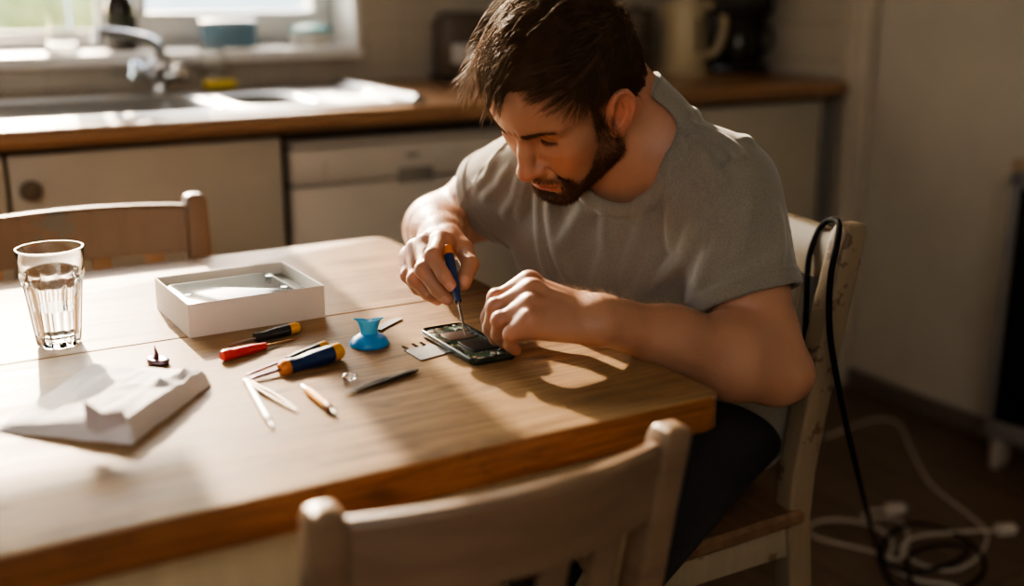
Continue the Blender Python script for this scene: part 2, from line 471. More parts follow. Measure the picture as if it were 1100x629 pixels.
# dishwasher
DX0 = xg1+.012; DX1 = aty(556,200,YC)[0]
dw = thing('dishwasher', 'white dishwasher under the worktop beside the sink cabinet', 'dishwasher', ((DX0+DX1)/2,YC+.3,0))
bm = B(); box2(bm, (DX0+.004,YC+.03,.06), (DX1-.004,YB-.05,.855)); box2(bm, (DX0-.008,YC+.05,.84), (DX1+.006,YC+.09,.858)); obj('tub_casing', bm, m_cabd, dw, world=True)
zp = aty(306,178,YC)[2]; zt = aty(306,158,YC)[2]
bm = B(); box2(bm, (DX0+.004,YC-.012,.10), (DX1-.004,YC+.03,zp-.05), .008); obj('door', bm, m_dw, dw, world=True)
bm = B(); box2(bm, (DX0+.004,YC-.014,zp-.046), (DX1-.004,YC+.03,zt-.006), .008); cp = obj('control_panel', bm, m_dw, dw, world=True)
bm = B(); box2(bm, (DX0+.004,YC-.018,zt-.002), (DX1-.004,YC+.03,.834), .008); obj('top_panel', bm, m_dw, dw, world=True)
m_grey = simple('grey_plastic', (.20,.19,.175), .5)
ha = aty(447,187,YC-.015)
bm = B(); box(bm, (ha[0],YC-.0145,ha[2]), (.088,.006,.034), .002); obj('grip_recess', bm, m_grey, cp, world=True)
hb = aty(443,166,YC-.015)
bm = B(); box(bm, (hb[0],YC-.0145,hb[2]), (.030,.004,.009), .001); obj('badge', bm, m_grey, cp, world=True)
for i in range(3):
    hc = aty(349,176+i*7,YC-.015); bm = B(); lathe(bm, [(0,0),(.005,0),(.004,.003),(0,.003)], 12, Matrix.Translation((hc[0],YC-.014,hc[2])) @ Matrix.Rotation(PI/2,4,'X'))
    obj('button', bm, simple('pale_button', (.36,.33,.29), .5), cp, world=True)
xe = XWE-.045
cabinet(DX1+.006, DX1+.10, 'narrow cream filler cabinet right of the dishwasher', [(DX1+.008,DX1+.098,None)])
cabinet(DX1+.10, xe, 'wide cream base cabinet at the right end of the worktop', [(DX1+.102,(DX1+xe)/2-.002,None),((DX1+xe)/2+.002,xe-.002,None)])

# ------------------------------------------------------------------ things on sill and worktop
def at_sill(px, py): return atz(px, py, WZ0)
def glassy(name, c=(1,1,1), rough=.0, ior=1.45):
    t = NT(name); t.base(c); t.p(Roughness=rough, IOR=ior); t.b.inputs['Transmission Weight'].default_value = 1.0; return t.m
m_clear = glassy('clear_glass', (.97,.98,.97))
# dark bottle
p = aty(134,52,3.03)
M = Matrix.Translation((p[0],p[1]+.02,WZ0))
bt = thing('bottle', 'dark brown bottle with dark label on the windowsill', 'bottle', (p[0],p[1]+.02,WZ0))
m_bot = simple('dark_bottle_glass', (.025,.018,.012), .12)
bm = B(); lathe(bm, [(.0,.0),(.036,.0),(.038,.006),(.038,.105),(.034,.122),(.018,.142),(.0145,.16),(.0145,.20),(.0,.20)], 28, M); obj('bottle_body', bm, m_bot, bt, world=True)
bm = B(); lathe(bm, [(.0385,.022),(.0388,.024),(.0388,.092),(.0385,.094)], 28, M, cap=False); obj('paper_label', bm, simple('dark_green_label', (.030,.034,.022), .6, var=.5, scale=60), bt, world=True)
bm = B(); lathe(bm, [(.0,.198),(.017,.198),(.017,.222),(.0,.222)], 20, M); obj('cap', bm, simple('bottle_cap', (.30,.29,.27), .4), bt, world=True)
# clear vase
p = aty(68,58,2.965); M = Matrix.Translation((p[0],p[1],WZ0))
va = thing('glass_vase', 'clear glass vase standing on the windowsill left of the tap', 'vase', (p[0],p[1],WZ0))
bm = B(); lathe(bm, [(.0,0),(.038,0),(.040,.004),(.037,.022),(.029,.06),(.026,.11),(.030,.19),(.028,.19),(.0245,.11),(.027,.06),(.034,.024),(.032,.012),(.0,.012)], 28, M); obj('vase_body', bm, m_clear, va, world=True)
# blue tub
p = aty(252,47,3.015); hx = (aty(281,45,p[1])[0]-aty(224,45,p[1])[0])/2
tb_ = thing('storage_tub', 'round grey-blue tub on the windowsill', 'tub', (p[0],p[1]+.045,WZ0))
M = Matrix.Translation((p[0],p[1]+.045,WZ0)); m_blue = simple('grey_blue_enamel', (.12,.22,.30), .5)
bm = B(); lathe(bm, [(.0,0),(hx-.004,0),(hx,.004),(hx,.055),(hx+.003,.058),(hx-.002,.06),(hx-.004,.058),(hx-.004,.006),(.0,.006)], 36, M); obj('tub_body', bm, m_blue, tb_, world=True)
bm = B(); lathe(bm, [(.0,.058),(hx+.004,.058),(hx+.004,.070),(hx-.004,.073),(.0,.073)], 36, M); obj('lid', bm, simple('grey_blue_lid', (.16,.27,.36), .45), tb_, world=True)
# teal rim bowl
p = aty(338,42,3.03); hx = (aty(361,30,p[1])[0]-aty(315,30,p[1])[0])/2
bw = thing('sill_bowl', 'white bowl with teal lid on the windowsill at right', 'bowl', (p[0],p[1]+.02,WZ0)); M = Matrix.Translation((p[0],p[1]+.02,WZ0))
bm = B(); lathe(bm, [(.0,0),(hx*.6,0),(hx*.8,.006),(hx*.98,.026),(hx,.034),(hx*.95,.034),(hx*.78,.010),(.0,.006)], 36, M); obj('bowl_body', bm, simple('white_ceramic', (.72,.71,.67), .3), bw, world=True)
bm = B(); lathe(bm, [(.0,.030),(hx*.93,.030),(hx*.95,.040),(hx*.90,.048),(hx*.3,.053),(.0,.054)], 36, M); obj('lid', bm, simple('teal_lid_plastic', (.03,.28,.34), .4), bw, world=True)
# tumbler with sponge-yellow dish beside the half bowl
p = atz(230,95,.91); M = Matrix.Translation((p[0],p[1],.908))
hx = .032
tmb = thing('clear_tumbler', 'clear drinking glass standing behind the half bowl', 'glass', (p[0],p[1],.908))
bm = B(); lathe(bm, [(.0,0),(.029,0),(.031,.003),(.034,.115),(.0325,.115),(.0295,.006),(.0,.006)], 28, M); obj('tumbler_body', bm, m_clear, tmb, world=True)
p2 = atz(228,94,.91)
bm = B(); box(bm, (p2[0]+.002,p2[1]-.062,.922), (.076,.05,.022), .008, rot=(0,0,.15))
tag(obj('sponge', bm, simple('yellow_sponge', (.62,.47,.06), .9, var=.25, scale=160, bump=.5), smooth=60), 'yellow washing-up sponge beside the half bowl', 'sponge')
# kettle
p = atz(733,79,.90); KX, KY = p[0], p[1]
kt = thing('kettle', 'cream jug kettle on the worktop', 'kettle', (KX,KY,.90)); M = Matrix.Translation((KX,KY,.90))
m_kt = simple('cream_kettle_plastic', (.50,.43,.29), .35, var=.03)
bm = B(); lathe(bm, [(.0,0),(.075,0),(.078,.004),(.078,.016),(.070,.020),(.0,.020)], 36, M); obj('kettle_base', bm, m_kt, kt, world=True)
bm = B(); lathe(bm, [(.0,.021),(.068,.021),(.070,.026),(.066,.10),(.060,.19),(.056,.205),(.0,.205)], 36, M)
obj('jug', bm, m_kt, kt, world=True)
bm = B(); lathe(bm, [(.0,.204),(.053,.204),(.050,.216),(.012,.222),(.010,.232),(.0,.233)], 30, M); obj('lid', bm, m_kt, kt, world=True)
# direction to the right in view
hr = Vector(RGT); hf = Vector((-FWD[0],-FWD[1],0)).normalized(); c0 = Vector((KX,KY,.90))
bm = B(); pts = catmull([c0+hr*.052+Vector((0,0,.198)), c0+hr*.095+Vector((0,0,.196)), c0+hr*.118+Vector((0,0,.155)), c0+hr*.112+Vector((0,0,.10)), c0+hr*.092+Vector((0,0,.062)), c0+hr*.064+Vector((0,0,.055))], 8)
tube(bm, pts, .0115, 10); obj('handle', bm, m_kt, kt, world=True)
bm = B(); tube(bm, [c0+hr*.034+hf*.052+Vector((0,0,.065)), c0+hr*.032+hf*.048+Vector((0,0,.165))], .011, 10, flat=1); obj('water_gauge', bm, simple('smoky_gauge', (.10,.09,.07), .2), kt, world=True)
bm = B(); loft(bm, [[c0-hr*.058+Vector((0,0,.19))+hf*.018, c0-hr*.058+Vector((0,0,.19))-hf*.018, c0-hr*.06+Vector((0,0,.15))], [c0-hr*.082+Vector((0,0,.203))+hf*.006, c0-hr*.082+Vector((0,0,.203))-hf*.006, c0-hr*.078+Vector((0,0,.195))]]); obj('spout', bm, m_kt, kt, world=True)
# black coffee maker
p = atz(800,78,.90); CX, CY = p[0]+.0, p[1]+.05
cm = thing('coffee_maker', 'black coffee maker at the dark end of the worktop', 'coffee maker', (CX,CY,.90))
m_blk = simple('black_gloss_plastic', (.012,.012,.014), .22)
RZ = Matrix.Rotation(-YAW,4,'Z'); T0 = Matrix.Translation((CX,CY,.90)) @ RZ
def cmbox(bm, lo, hi, bev):
    vs = box2(bm, lo, hi, bev)
    for v in vs: v.co = T0 @ v.co
bm = B(); cmbox(bm, (-.088,-.10,0), (.088,.10,.03), .01); obj('hot_plate', bm, m_blk, cm, world=True)
bm = B(); cmbox(bm, (-.088,.0,.03), (.088,.10,.26), .012); obj('water_tank', bm, m_blk, cm, world=True)
bm = B(); cmbox(bm, (-.092,-.10,.17), (.092,.10,.31), .014); obj('brew_head', bm, m_blk, cm, world=True)
bm = B(); lathe(bm, [(.0,.032),(.050,.032),(.058,.06),(.055,.11),(.040,.145),(.044,.155),(.0,.155)], 28, T0 @ Matrix.Translation((0,-.045,0))); cf = obj('carafe', bm, simple('dark_carafe_glass', (.02,.017,.014), .06), cm, world=True)
bm = B(); pts = [T0 @ Vector(q) for q in ((.045,-.06,.14),(.085,-.075,.135),(.09,-.078,.08),(.055,-.065,.06))]; tube(bm, catmull(pts,6), .007); obj('carafe_handle', bm, m_blk, cf, world=True)
# dark canister left of the kettle
p = atz(694,82,.90)
cn = thing('storage_canister', 'dark round canister left of the cream kettle', 'canister', (p[0],p[1]+.06,.90)); M = Matrix.Translation((p[0],p[1]+.06,.90))
m_can = simple('dark_canister_tin', (.07,.055,.042), .4)
bm = B(); lathe(bm, [(.0,0),(.052,0),(.055,.004),(.055,.17),(.0,.17)], 30, M); obj('canister_body', bm, m_can, cn, world=True)
bm = B(); lathe(bm, [(.0,.168),(.057,.168),(.057,.186),(.050,.192),(.012,.195),(.010,.205),(.0,.207)], 30, M); obj('lid', bm, m_can, cn, world=True)
# toaster left of the head
p = aty(501,60,2.80); TX, TY = p[0]+.034, 2.86
ts = thing('toaster', 'dark toaster with pale front plate beyond the sitter\'s fringe', 'toaster', (TX,TY,.90))
T0 = Matrix.Translation((TX,TY,.90)) @ Matrix.Rotation(-.15,4,'Z')
bm = B(); cmbox(bm, (-.085,-.07,.012), (.15,.07,.185), .025); obj('toaster_body', bm, simple('dark_brown_toaster', (.075,.055,.042), .4), ts, world=True)
bm = B(); cmbox(bm, (-.068,-.074,.055), (.0,-.068,.105), .002); obj('front_plate', bm, simple('pale_plate', (.55,.56,.57), .4), ts, world=True)
bm = B(); cmbox(bm, (-.09,-.074,0), (.155,.074,.020), .006); obj('plinth', bm, m_blk, ts, world=True)
bm = B(); cmbox(bm, (-.06,-.035,.184), (.13,-.015,.187), 0); cmbox(bm, (-.06,.015,.184), (.13,.035,.187), 0); obj('bread_slot', bm, m_blk, ts, world=True)
# ------------------------------------------------------------------ table
TZ = .75; TX0, TX1, TY0, TY1 = -.85, .762, .868, 1.762; SEAM = 1.352
def table_mat(name, cols, edge=False):
    t = NT(name)
    g = t.noise(t.co(scale=(1.3,22,22)), 2.6, 8, .68, .9)
    c = t.ramp(g, [(.22,cols[0]),(.5,cols[1]),(.78,cols[2])])
    f = t.noise(t.co(scale=(2.5,62,62)), 3, 5, .7)                                   # fine pores
    c = t.mix(.9, c, t.ramp(f, [(.38,(.40,.32,.25)),(.58,(1,1,1))]), 'MULTIPLY')
    st = t.noise(t.co(loc=(5,2,0), scale=(1,1.6,1)), 3.2, 6, .65)
    c = t.mix(.6, c, t.ramp(st, [(.38,(.44,.34,.26)),(.55,(1,1,1))]), 'MULTIPLY')
    s = t.noise(t.co(loc=(3,1,0)), 5.5, 5, .6)                                     # worn bleached and stained areas
    c = t.mix(t.math('MULTIPLY', t.ramp(s, [(.42,0.0),(.62,1.0)]), .45), c, cols[3])
    k = t.noise(t.co(scale=(4,9,9), loc=(.7,.2,0)), 2.2, 1)
    c = t.mix(t.math('MULTIPLY', t.ramp(k, [(.68,0.0),(.74,1.0)]), .7), c, [x*.35 for x in cols[0]])
    sp = t.noise(t.co(loc=(9,4,0)), 55, 2)
    c = t.mix(t.math('MULTIPLY', t.ramp(sp, [(.70,0.0),(.75,1.0)]), .5), c, [x*.45 for x in cols[0]])
    t.base(c); t.p(Roughness=t.ramp(g, [(.3,.42),(.7,.60)]), Specular_IOR_Level=.35); t.bump(t.math('ADD', g, t.math('MULTIPLY', f, .5)), .22, .0015)
    return t.m
m_top = table_mat('worn_pine_top', [(.115,.060,.023),(.285,.172,.076),(.395,.255,.124),(.375,.255,.130)])
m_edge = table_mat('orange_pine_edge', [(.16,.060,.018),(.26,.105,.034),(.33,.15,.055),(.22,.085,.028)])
m_cream = None
def chipped(name, base, under, amt=.62, sc=14, specks=None):
    t = NT(name); n = t.noise(t.co(), sc, 6, .65)
    g = t.noise(t.co(scale=(18,18,2)), 3, 4)
    c = t.ramp(g, [(.3,[x*.86 for x in base]),(.7,base)])
    chip = t.ramp(n, [(amt,0.0),(amt+.02,1.0)])
    c = t.mix(chip, c, under)
    if specks:
        s = t.noise(t.co(loc=(4,4,1)), sc*.8, 4, .6)
        c = t.mix(t.ramp(s, [(.63,0.0),(.65,1.0)]), c, specks)
    t.base(c); t.p(Roughness=.5); t.bump(n, .1, .001); return t.m
m_cream = chipped('cream_chipped_paint', (.50,.42,.28), (.14,.075,.035), .70, 9)

tbl = thing('dining_table', 'worn pine farmhouse table with cream painted base', 'table', ((TX0+TX1)/2,(TY0+TY1)/2,0))
def board(y0, y1, xr, near):
    bm = B()
    r = .022
    poly = []
    x0, x1 = TX0, TX1
    def arc(cx, cy, a0):
        for k in range(7):
            a = math.radians(a0+15*k); poly.append((cx+r*math.cos(a), cy+r*math.sin(a)))
    if near == 'near': arc(x1-r, y0+r, -90); poly.extend([(x1,y1),(x0,y1)]); poly.append((x0,y0))
    elif near == 'far': poly.append((x1,y0)); arc(x1-r, y1-r, 0); poly.extend([(x0,y1),(x0,y0)])
    # tilted end of the far boards not needed: straight
    h = .040; c = .004
    def inset(d):
        cy = (y0+y1)/2; cx = (x0+x1)/2
        return [(x - math.copysign(min(d,abs(x-cx)),x-cx), y - math.copysign(min(d if (near=='near' and y<cy) or (near=='far' and y>cy) else d*.35,abs(y-cy)),y-cy)) for x,y in poly]
    rings = [[Vector((x,y,TZ-h)) for x,y in inset(.003)], [Vector((x,y,TZ-h+.003)) for x,y in poly], [Vector((x,y,TZ-c)) for x,y in poly], [Vector((x,y,TZ-c*.3)) for x,y in inset(c*.35)], [Vector((x,y,TZ)) for x,y in inset(c)]]
    loft(bm, rings)
    me_o = obj('table_board', bm, [m_top, m_edge], tbl, world=True, smooth=30)
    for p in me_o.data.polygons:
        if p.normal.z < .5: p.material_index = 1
    return me_o
board(TY0, SEAM-.0012, TX1, 'near'); board(SEAM+.0012, TY1, TX1, 'far')
AI = .055
bm = B(); box2(bm, (TX0+AI+.03,TY0+AI,.575), (TX1-AI-.03,TY0+AI+.022,.709), .002)
box2(bm, (TX0+AI+.03,TY0+AI-.0045,.583), (TX1-AI-.03,TY0+AI,.592), .002); obj('apron', bm, m_cream, tbl, world=True)
bm = B(); box2(bm, (TX0+AI+.03,TY1-AI-.022,.575), (TX1-AI-.03,TY1-AI,.709), .002); obj('apron', bm, m_cream, tbl, world=True)
for x in (TX0+AI, TX1-AI-.022):
    bm = B(); box2(bm, (x,TY0+AI+.03,.575), (x+.022,TY1-AI-.03,.709), .002); obj('apron', bm, m_cream, tbl, world=True)
for x in (TX0+AI+.035, TX1-AI-.035):
    for y in (TY0+AI+.035, TY1-AI-.035):
        bm = B(); box2(bm, (x-.036,y-.036,.555), (x+.036,y+.036,.7095), .004)
        lathe(bm, [(.0,0),(.024,0),(.028,.03),(.024,.06),(.020,.08),(.031,.22),(.036,.36),(.034,.44),(.024,.475),(.022,.485),(.033,.50),(.036,.515),(.026,.53),(.034,.545),(.034,.556),(.0,.556)], 28, Matrix.Translation((x,y,0)))
        obj('leg', bm, m_cream, tbl, world=True)

# ------------------------------------------------------------------ chairs
def chair(name, label, W, topz, loc, rotz, mats, rail_h=.085, bow=.03, rake=.07, D=.40, seat=.45, nslat=4, post=.036):
    """front is local +y; back posts at y=0; rake leans the top to -y"""
    mw, mr, ms = mats
    t = thing(name, label, 'chair', loc, rotz, 'wooden chairs around the table')
    hw = W/2-post/2
    def backy(z): 
        u = max(0,(z-seat)/(topz-seat)); return -rake*u**1.35
    for s in (-1, 1):
        bm = B(); rings = []
        zs = [0,.2,seat-.02,seat+.05,seat+.15,seat+.25,topz-.06,topz-.012,topz-.003,topz]
        for z in zs:
            k = 1.0 if z < topz-.02 else (.96 if z < topz-.005 else (.78 if z < topz-.001 else .45))
            wx = post*.5*k; dy = (post*.60 if z < topz-.1 else post*.56)*k
            sp = s*(hw + .012*max(0,(z-seat)/(topz-seat)))
            yy = backy(z) - (.05*(1-z/seat) if z < seat else 0)
            rings.append([Vector((sp+x, yy+y, z)) for x, y in rrect(2*wx, 2*dy, wx*.35, 3)])
        loft(bm, rings); obj('post', bm, mr, t, smooth=40)
    # bowed crest rail
    def rail(z0, z1, th, bw, name, mat):
        bm = B(); rings = []
        for k in range(15):
            u = -1+2*k/14; x = u*(hw-.004)
            ring = []
            off = -bw*(1-u*u)
            for z, y in ((z0,-th/2),(z0+.25*(z1-z0),-th/2),(z1-.006,-th/2),(z1,-th/2+.006),(z1,th/2-.006),(z1-.006,th/2),(z0+.25*(z1-z0),th/2),(z0,th/2)):
                ring.append(Vector((x, backy(z)+off+y, z+ .006*(1-u*u)*(1 if z>z0 else 0))))
            rings.append(ring)
        loft(bm, rings); return obj(name, bm, mat, t, smooth=40)
    rail(topz-.016-rail_h, topz-.016, .020, bow, 'crest_rail', mr)
    rail(seat+.085, seat+.125, .018, bow*.6, 'lower_rail', mr)
    for i in range(nslat):
        u = -1+2*(i+.5)/nslat*1.0
        x = u*(hw-.02)
        bm = B(); rings = []
        for k in range(7):
            z = seat+.12+(topz-.02-rail_h-seat-.115)*k/6
            off = -(bow*.6+(bow*.4)*k/6)*(1-u*u)
            rings.append([Vector((x+a, backy(z)+off+b, z)) for a, b in rrect(.030,.012,.004,2)])
        loft(bm, rings); obj('slat', bm, mw, t, smooth=40)
    bm = B()
    poly = [(-W/2-.008,.0),(W/2+.008,.0),(W/2+.018,D-.03),(W/2-.01,D),(-W/2+.01,D),(-W/2-.018,D-.03)]
    loft(bm, [[Vector((x*.985,y*.985+.003,seat-.022)) for x,y in poly],[Vector((x,y,seat-.017)) for x,y in poly],[Vector((x,y,seat-.006)) for x,y in poly],[Vector((x*.975,y*.975+.005,seat)) for x,y in poly]])
    obj('seat', bm, ms, t, smooth=30)
    for nm, lo, hi in (('apron',(-hw,D-.052,seat-.078),(hw,D-.034,seat-.022)),('apron',(-hw-.009,.01,seat-.078),(-hw+.009,D-.04,seat-.022)),('apron',(hw-.009,.01,seat-.078),(hw+.009,D-.04,seat-.022)),('apron',(-hw,-.008,seat-.078),(hw,.010,seat-.022))):
        bm = B(); box2(bm, lo, hi, .003); obj(nm, bm, mw, t)
    for s in (-1, 1):
        bm = B(); loft(bm, [[Vector((s*hw+x*q, D-.043+y*q, z)) for x,y in rrect(.036,.036,.006,2)] for z,q in ((0,.72),(seat-.1,1.0),(seat-.022,1.0))]); obj('leg', bm, mr, t, smooth=40)
    for s in (-1, 1):
        bm = B(); tube(bm, [(s*hw,-.02,.16),(s*hw,D-.045,.16)], .011, 10); obj('stretcher', bm, mw, t)
    return t
m_bare = wood('bare_beech', [(.15,.098,.062),(.195,.132,.086),(.24,.167,.11)], scale=(14,14,2), rough=.42)
m_bareh = wood('bare_beech_rail', [(.14,.09,.057),(.19,.128,.083),(.23,.158,.105)], scale=(2,14,14), rough=.38)
m_pine = wood('honey_pine', [(.30,.165,.075),(.38,.22,.11),(.44,.27,.14)], scale=(14,14,2), rough=.45)
m_pinec = chipped('chipped_honey_pine', (.22,.14,.088), (.07,.04,.025), .70, 17, (.17,.15,.12))
m_wpaint = chipped('worn_white_paint', (.33,.28,.205), (.15,.09,.05), .58, 14, (.10,.16,.26))
m_wpost = chipped('worn_cream_post', (.24,.185,.12), (.12,.07,.04), .58, 13)
m_seatw = wood('dark_worn_seat', [(.10,.055,.03),(.16,.09,.05),(.22,.13,.07)], scale=(3,20,20))
# near chair, tucked in at the camera side: posts at pixels
pl = atz(350,541,.782); pr = atz(713,452,.782)
Wn = pr[0]-pl[0]+.036+.012
chair('wooden_chair', 'pale wooden chair tucked under the near side of the table', Wn-.036, .782, ((pl[0]+pr[0])/2, (pl[1]+pr[1])/2+.045, 0), 0, (m_bare,m_bareh,m_bare), rail_h=.078, bow=.035, rake=.05, D=.36, nslat=4, post=.031, seat=.44)
# far chair
pf = atz(208,207,.835)
Wf = .40
chair('wooden_chair', 'chipped honey pine chair on the far side of the table', Wf, .835, (pf[0]-Wf/2+.006, pf[1]-.05, 0), PI, (m_pine,m_pinec,m_pine), rail_h=.075, bow=.02, rake=.05, nslat=4)
# sitter's chair: faces -x.  local +y -> world -x means rot = +90deg
pc = atz(921,240,.855)
Wc = .40
chair('wooden_chair', 'white-flaked wooden chair the man is sitting on', Wc, .855, (pc[0]-.062, pc[1]+Wc/2+.004, 0), PI/2, (m_wpaint,m_wpost,m_seatw), rail_h=.066, bow=.012, rake=.062, D=.43, nslat=3)

# ------------------------------------------------------------------ things on the table
def ot(px, py, z=TZ): return Vector(atz(px, py, z))
# facetted tumbler with water
g = ot(66,372); gx, gy = g.x, g.y+.012
tg = thing('water_glass', 'facetted glass tumbler half full of water on the table', 'glass', (gx,gy,TZ))
gp = ot(63,374)
ppm = proj((gx,gy,TZ))[2]/FPX
RB = 22.5*ppm; RT = 34.5*ppm
HG = .119
def facet_ring(r, z, depth, n=10, seg=80):
    out = []
    for k in range(seg):
        a = 2*PI*k/seg; u = (k % (seg//n))/(seg//n)
        q = r - depth*r*(1-abs(2*u-1)**2)*.9
        out.append(Vector((gx+q*math.cos(a), gy+q*math.sin(a), TZ+z)))
    return out
def rad(z): return RB+(RT-RB)*(z/HG)
bm = B(); rings = []
for z, dp, dr in ((0.0,.02,-.003),(.002,.08,-.0005),(.008,.11,0),(.03,.11,0),(.06,.11,0),(.074,.11,0),(.081,.07,.0008),(.086,.0,.0016),(.090,0,.0012),(.105,0,.0),(HG-.002,0,0),(HG,0,-.0006)):
    rings.append(facet_ring(rad(z)+dr, z, dp))
for z in (HG,HG-.004,.10,.085,.06,.03,.014,.011):
    rings.append(facet_ring(rad(z)-(.0022 if z>.08 else .0052) - (.006 if z<.012 else 0), z, 0))
loft(bm, rings); obj('tumbler', bm, m_clear, tg, world=True, smooth=50)
m_water = glassy('still_water', (.98,.99,1.0), 0, 1.33)
bm = B(); WZ = .046; loft(bm, [facet_ring(rad(z)-.00535-(.006 if z<.013 else 0), z, 0) for z in (.0118,.0148,.03,WZ-.001)]+[facet_ring(rad(WZ)-.0053, WZ, 0)])
obj('water', bm, m_water, tg, world=True, smooth=50)

# white carton with a phone inside
A = ot(204,363); Bq = ot(350,340); Cq = ot(174,322)
ux = (Bq-A); L1 = ux.length; ux.normalize(); uy = (Cq-A); uy = uy-ux*uy.dot(ux); L2 = min(uy.length,.155); uy.normalize()
ang = math.atan2(ux.y, ux.x); HB = .042
cxy = A+ux*L1/2+uy*L2/2
MB_ = Matrix.Translation((cxy.x,cxy.y,TZ)) @ Matrix.Rotation(ang,4,'Z')
m_card = simple('white_card', (.66,.62,.56), .6, var=.02)
cb = thing('phone_box', 'open white cardboard phone box near the table middle', 'box', (cxy.x,cxy.y,TZ), ang)
def boxwalls(L, D, H, th, z0, bm):
    loft(bm, [[Vector((x,y,z)) for x,y in rrect(L-2*i,D-2*i,.0015,2)] for z,i in ((z0,0),(z0+H,0),(z0+H+.0004,.0006),(z0+H,th),(z0+.012,th))])
bm = B(); boxwalls(L1, L2, HB, .0022, 0, bm); obj('tray', bm, m_card, cb, smooth=30)
bm = B(); box2(bm, (-L1/2+.003,-L2/2+.003,.010), (L1/2-.003,L2/2-.003,.0258)); obj('insert', bm, simple('grey_insert_card', (.22,.23,.22), .7), cb)
bp = ot(268,312, TZ+.03)
LP, DP = L1*.80, L2-.034
bp0 = cxy-ux*(L1*.055)-uy*.004
ph = thing('boxed_phone', 'pale glass phone lying face up inside the white box', 'phone', (bp0.x,bp0.y,TZ+.0260), ang)
def rbody(bm, L, D, r, z0, z1, ch=.0015):
    loft(bm, [[Vector((x,y,z)) for x,y in rrect(L-2*i,D-2*i,r-i,6)] for z,i in ((z0,ch),(z0+ch,0),(z1-ch,0),(z1-ch*.3,ch*.3),(z1,ch))])
bm = B(); rbody(bm, LP, DP, .012, 0, .009); obj('phone_case', bm, simple('pale_teal_frame', (.42,.50,.48), .25, .3), ph)
def screen_mat():
    t = NT('pale_phone_screen'); n = t.noise(t.co(scale=(7,2,1)), 2, 2); t.base(t.ramp(n, [(.35,(.05,.065,.07)),(.65,(.09,.11,.12))])); t.p(Roughness=.12, Specular_IOR_Level=.25); return t.m
bm = B(); rbody(bm, LP-.008, DP-.008, .009, .0088, .0094, .0002); obj('screen', bm, screen_mat(), ph)
for sx, sy in ((-LP*.42,-.004),(LP*.42,-.03),(LP*.44,.036)):
    bm = B(); lathe(bm, [(0,0),(.0042,0),(.0042,.0006),(0,.0006)], 16, Matrix.Translation((sx,sy,.0093))); obj('lens', bm, m_blk, ph)

# screwdrivers
m_sh = simple('tool_steel', (.42,.40,.38), .3, 1.0)
m_bronze = simple('gilt_tool_steel', (.45,.30,.14), .32, 1.0)
m_black = simple('black_rubber', (.018,.018,.022), .5); m_yel = simple('yellow_plastic', (.70,.33,.02), .4); m_red = simple('red_plastic', (.55,.035,.03), .35)
m_navy = simple('navy_plastic', (.012,.035,.12), .38); m_org = simple('orange_plastic', (.62,.19,.02), .4)
m_purp = simple('violet_tinted_steel', (.30,.22,.32), .3, 1.0); m_whitep = simple('white_plastic', (.72,.69,.66), .4); m_ylw = simple('amber_plastic', (.80,.36,.015), .55)
def flute(bm, prof, M, lobes=6, depth=.10, seg=48):
    rings = []
    for r, z, f in prof:
        ring = []
        for k in range(seg):
            a = 2*PI*k/seg; q = max(1e-5, r*(1-depth*f*(.5-.5*math.cos(lobes*a))))
            ring.append(M @ Vector((q*math.cos(a), q*math.sin(a), z)))
        rings.append(ring)
    loft(bm, rings)
def driver(name, label, butt, tip, L, hl, rh, rs, mats, loc_z, shape='barrel'):
    """butt/tip: world end points of the axis; handle length hl starts at the butt"""
    mh, mc, ms, mt = mats
    a = Vector(butt); b = Vector(tip); M = along(a, b); Lr = (b-a).length
    t = thing(name, label, 'screwdriver', ((a+b)/2)[:2]+(loc_z,), 0, 'precision screwdrivers')
    bm = B()
    if shape == 'barrel': prof = [(.0,.012,0),(rh*.94,.012,.3),(rh,.016,1),(rh,hl*.55,1),(rh*.86,hl*.72,1),(rh*.80,hl*.84,.6),(rh*.92,hl*.93,.2),(rh*.85,hl,.0),(.0,hl,0)]
    else: prof = [(.0,.006,0),(rh*.8,.006,.2),(rh*.95,.012,1),(rh*.9,hl*.7,1),(rh*.7,hl*.86,.3),(rh*.62,hl,.0),(.0,hl,0)]
    flute(bm, prof, M); obj('handle', bm, mh, t, world=True, smooth=40)
    bm = B(); lathe(bm, [(.0,-.001),(rh*.75,-.001),(rh*.96,.002),(rh*.98,.012),(.0,.0125)], 24, M); obj('end_cap', bm, mc, t, world=True, smooth=40)
    if mt is not None:
        bm = B(); lathe(bm, [(.0,hl-.001),(rh*.9,hl-.001),(rh*.95,hl+.005),(rh*.6,hl+.010),(.0,hl+.010)], 24, M); obj('collar', bm, mt, t, world=True, smooth=40)
    bm = B(); lathe(bm, [(.0,hl-.004),(rs,hl-.004),(rs,Lr-.012),(rs*.85,Lr-.008),(rs*.35,Lr),(.0,Lr)], 14, M); obj('shaft', bm, ms, t, world=True, smooth=40)
    return t
def lying(pbutt, ptip, rh, rs):
    a = ot(*pbutt, TZ+rh+.0004); b = ot(*ptip, TZ+max(rs*1.2, .0015))
    return a, b
a, b = lying((320,351),(245,371),.0075,.0016)
driver('precision_screwdriver', 'black screwdriver with yellow end cap just below the box', a, b, 0, (b-a).length*.62, .0075, .0017, (m_black,m_yel,m_sh,None), TZ)
a, b = lying((239,382),(317,364),.0065,.0014)
driver('precision_screwdriver', 'red handled screwdriver with a brass coloured shaft', a, b, 0, (b-a).length*.58, .0068, .0016, (m_red,m_red,m_bronze,None), TZ, 'slim')
a, b = lying((366,376),(265,408),.0100,.0022)
driver('precision_screwdriver', 'thickest screwdriver, navy handle with orange end and violet shaft', a, b, 0, (b-a).length*.58, .0102, .0022, (m_navy,m_yel,m_purp,m_org), TZ)
a, b = lying((350,370),(264,403),.0055,.0018)
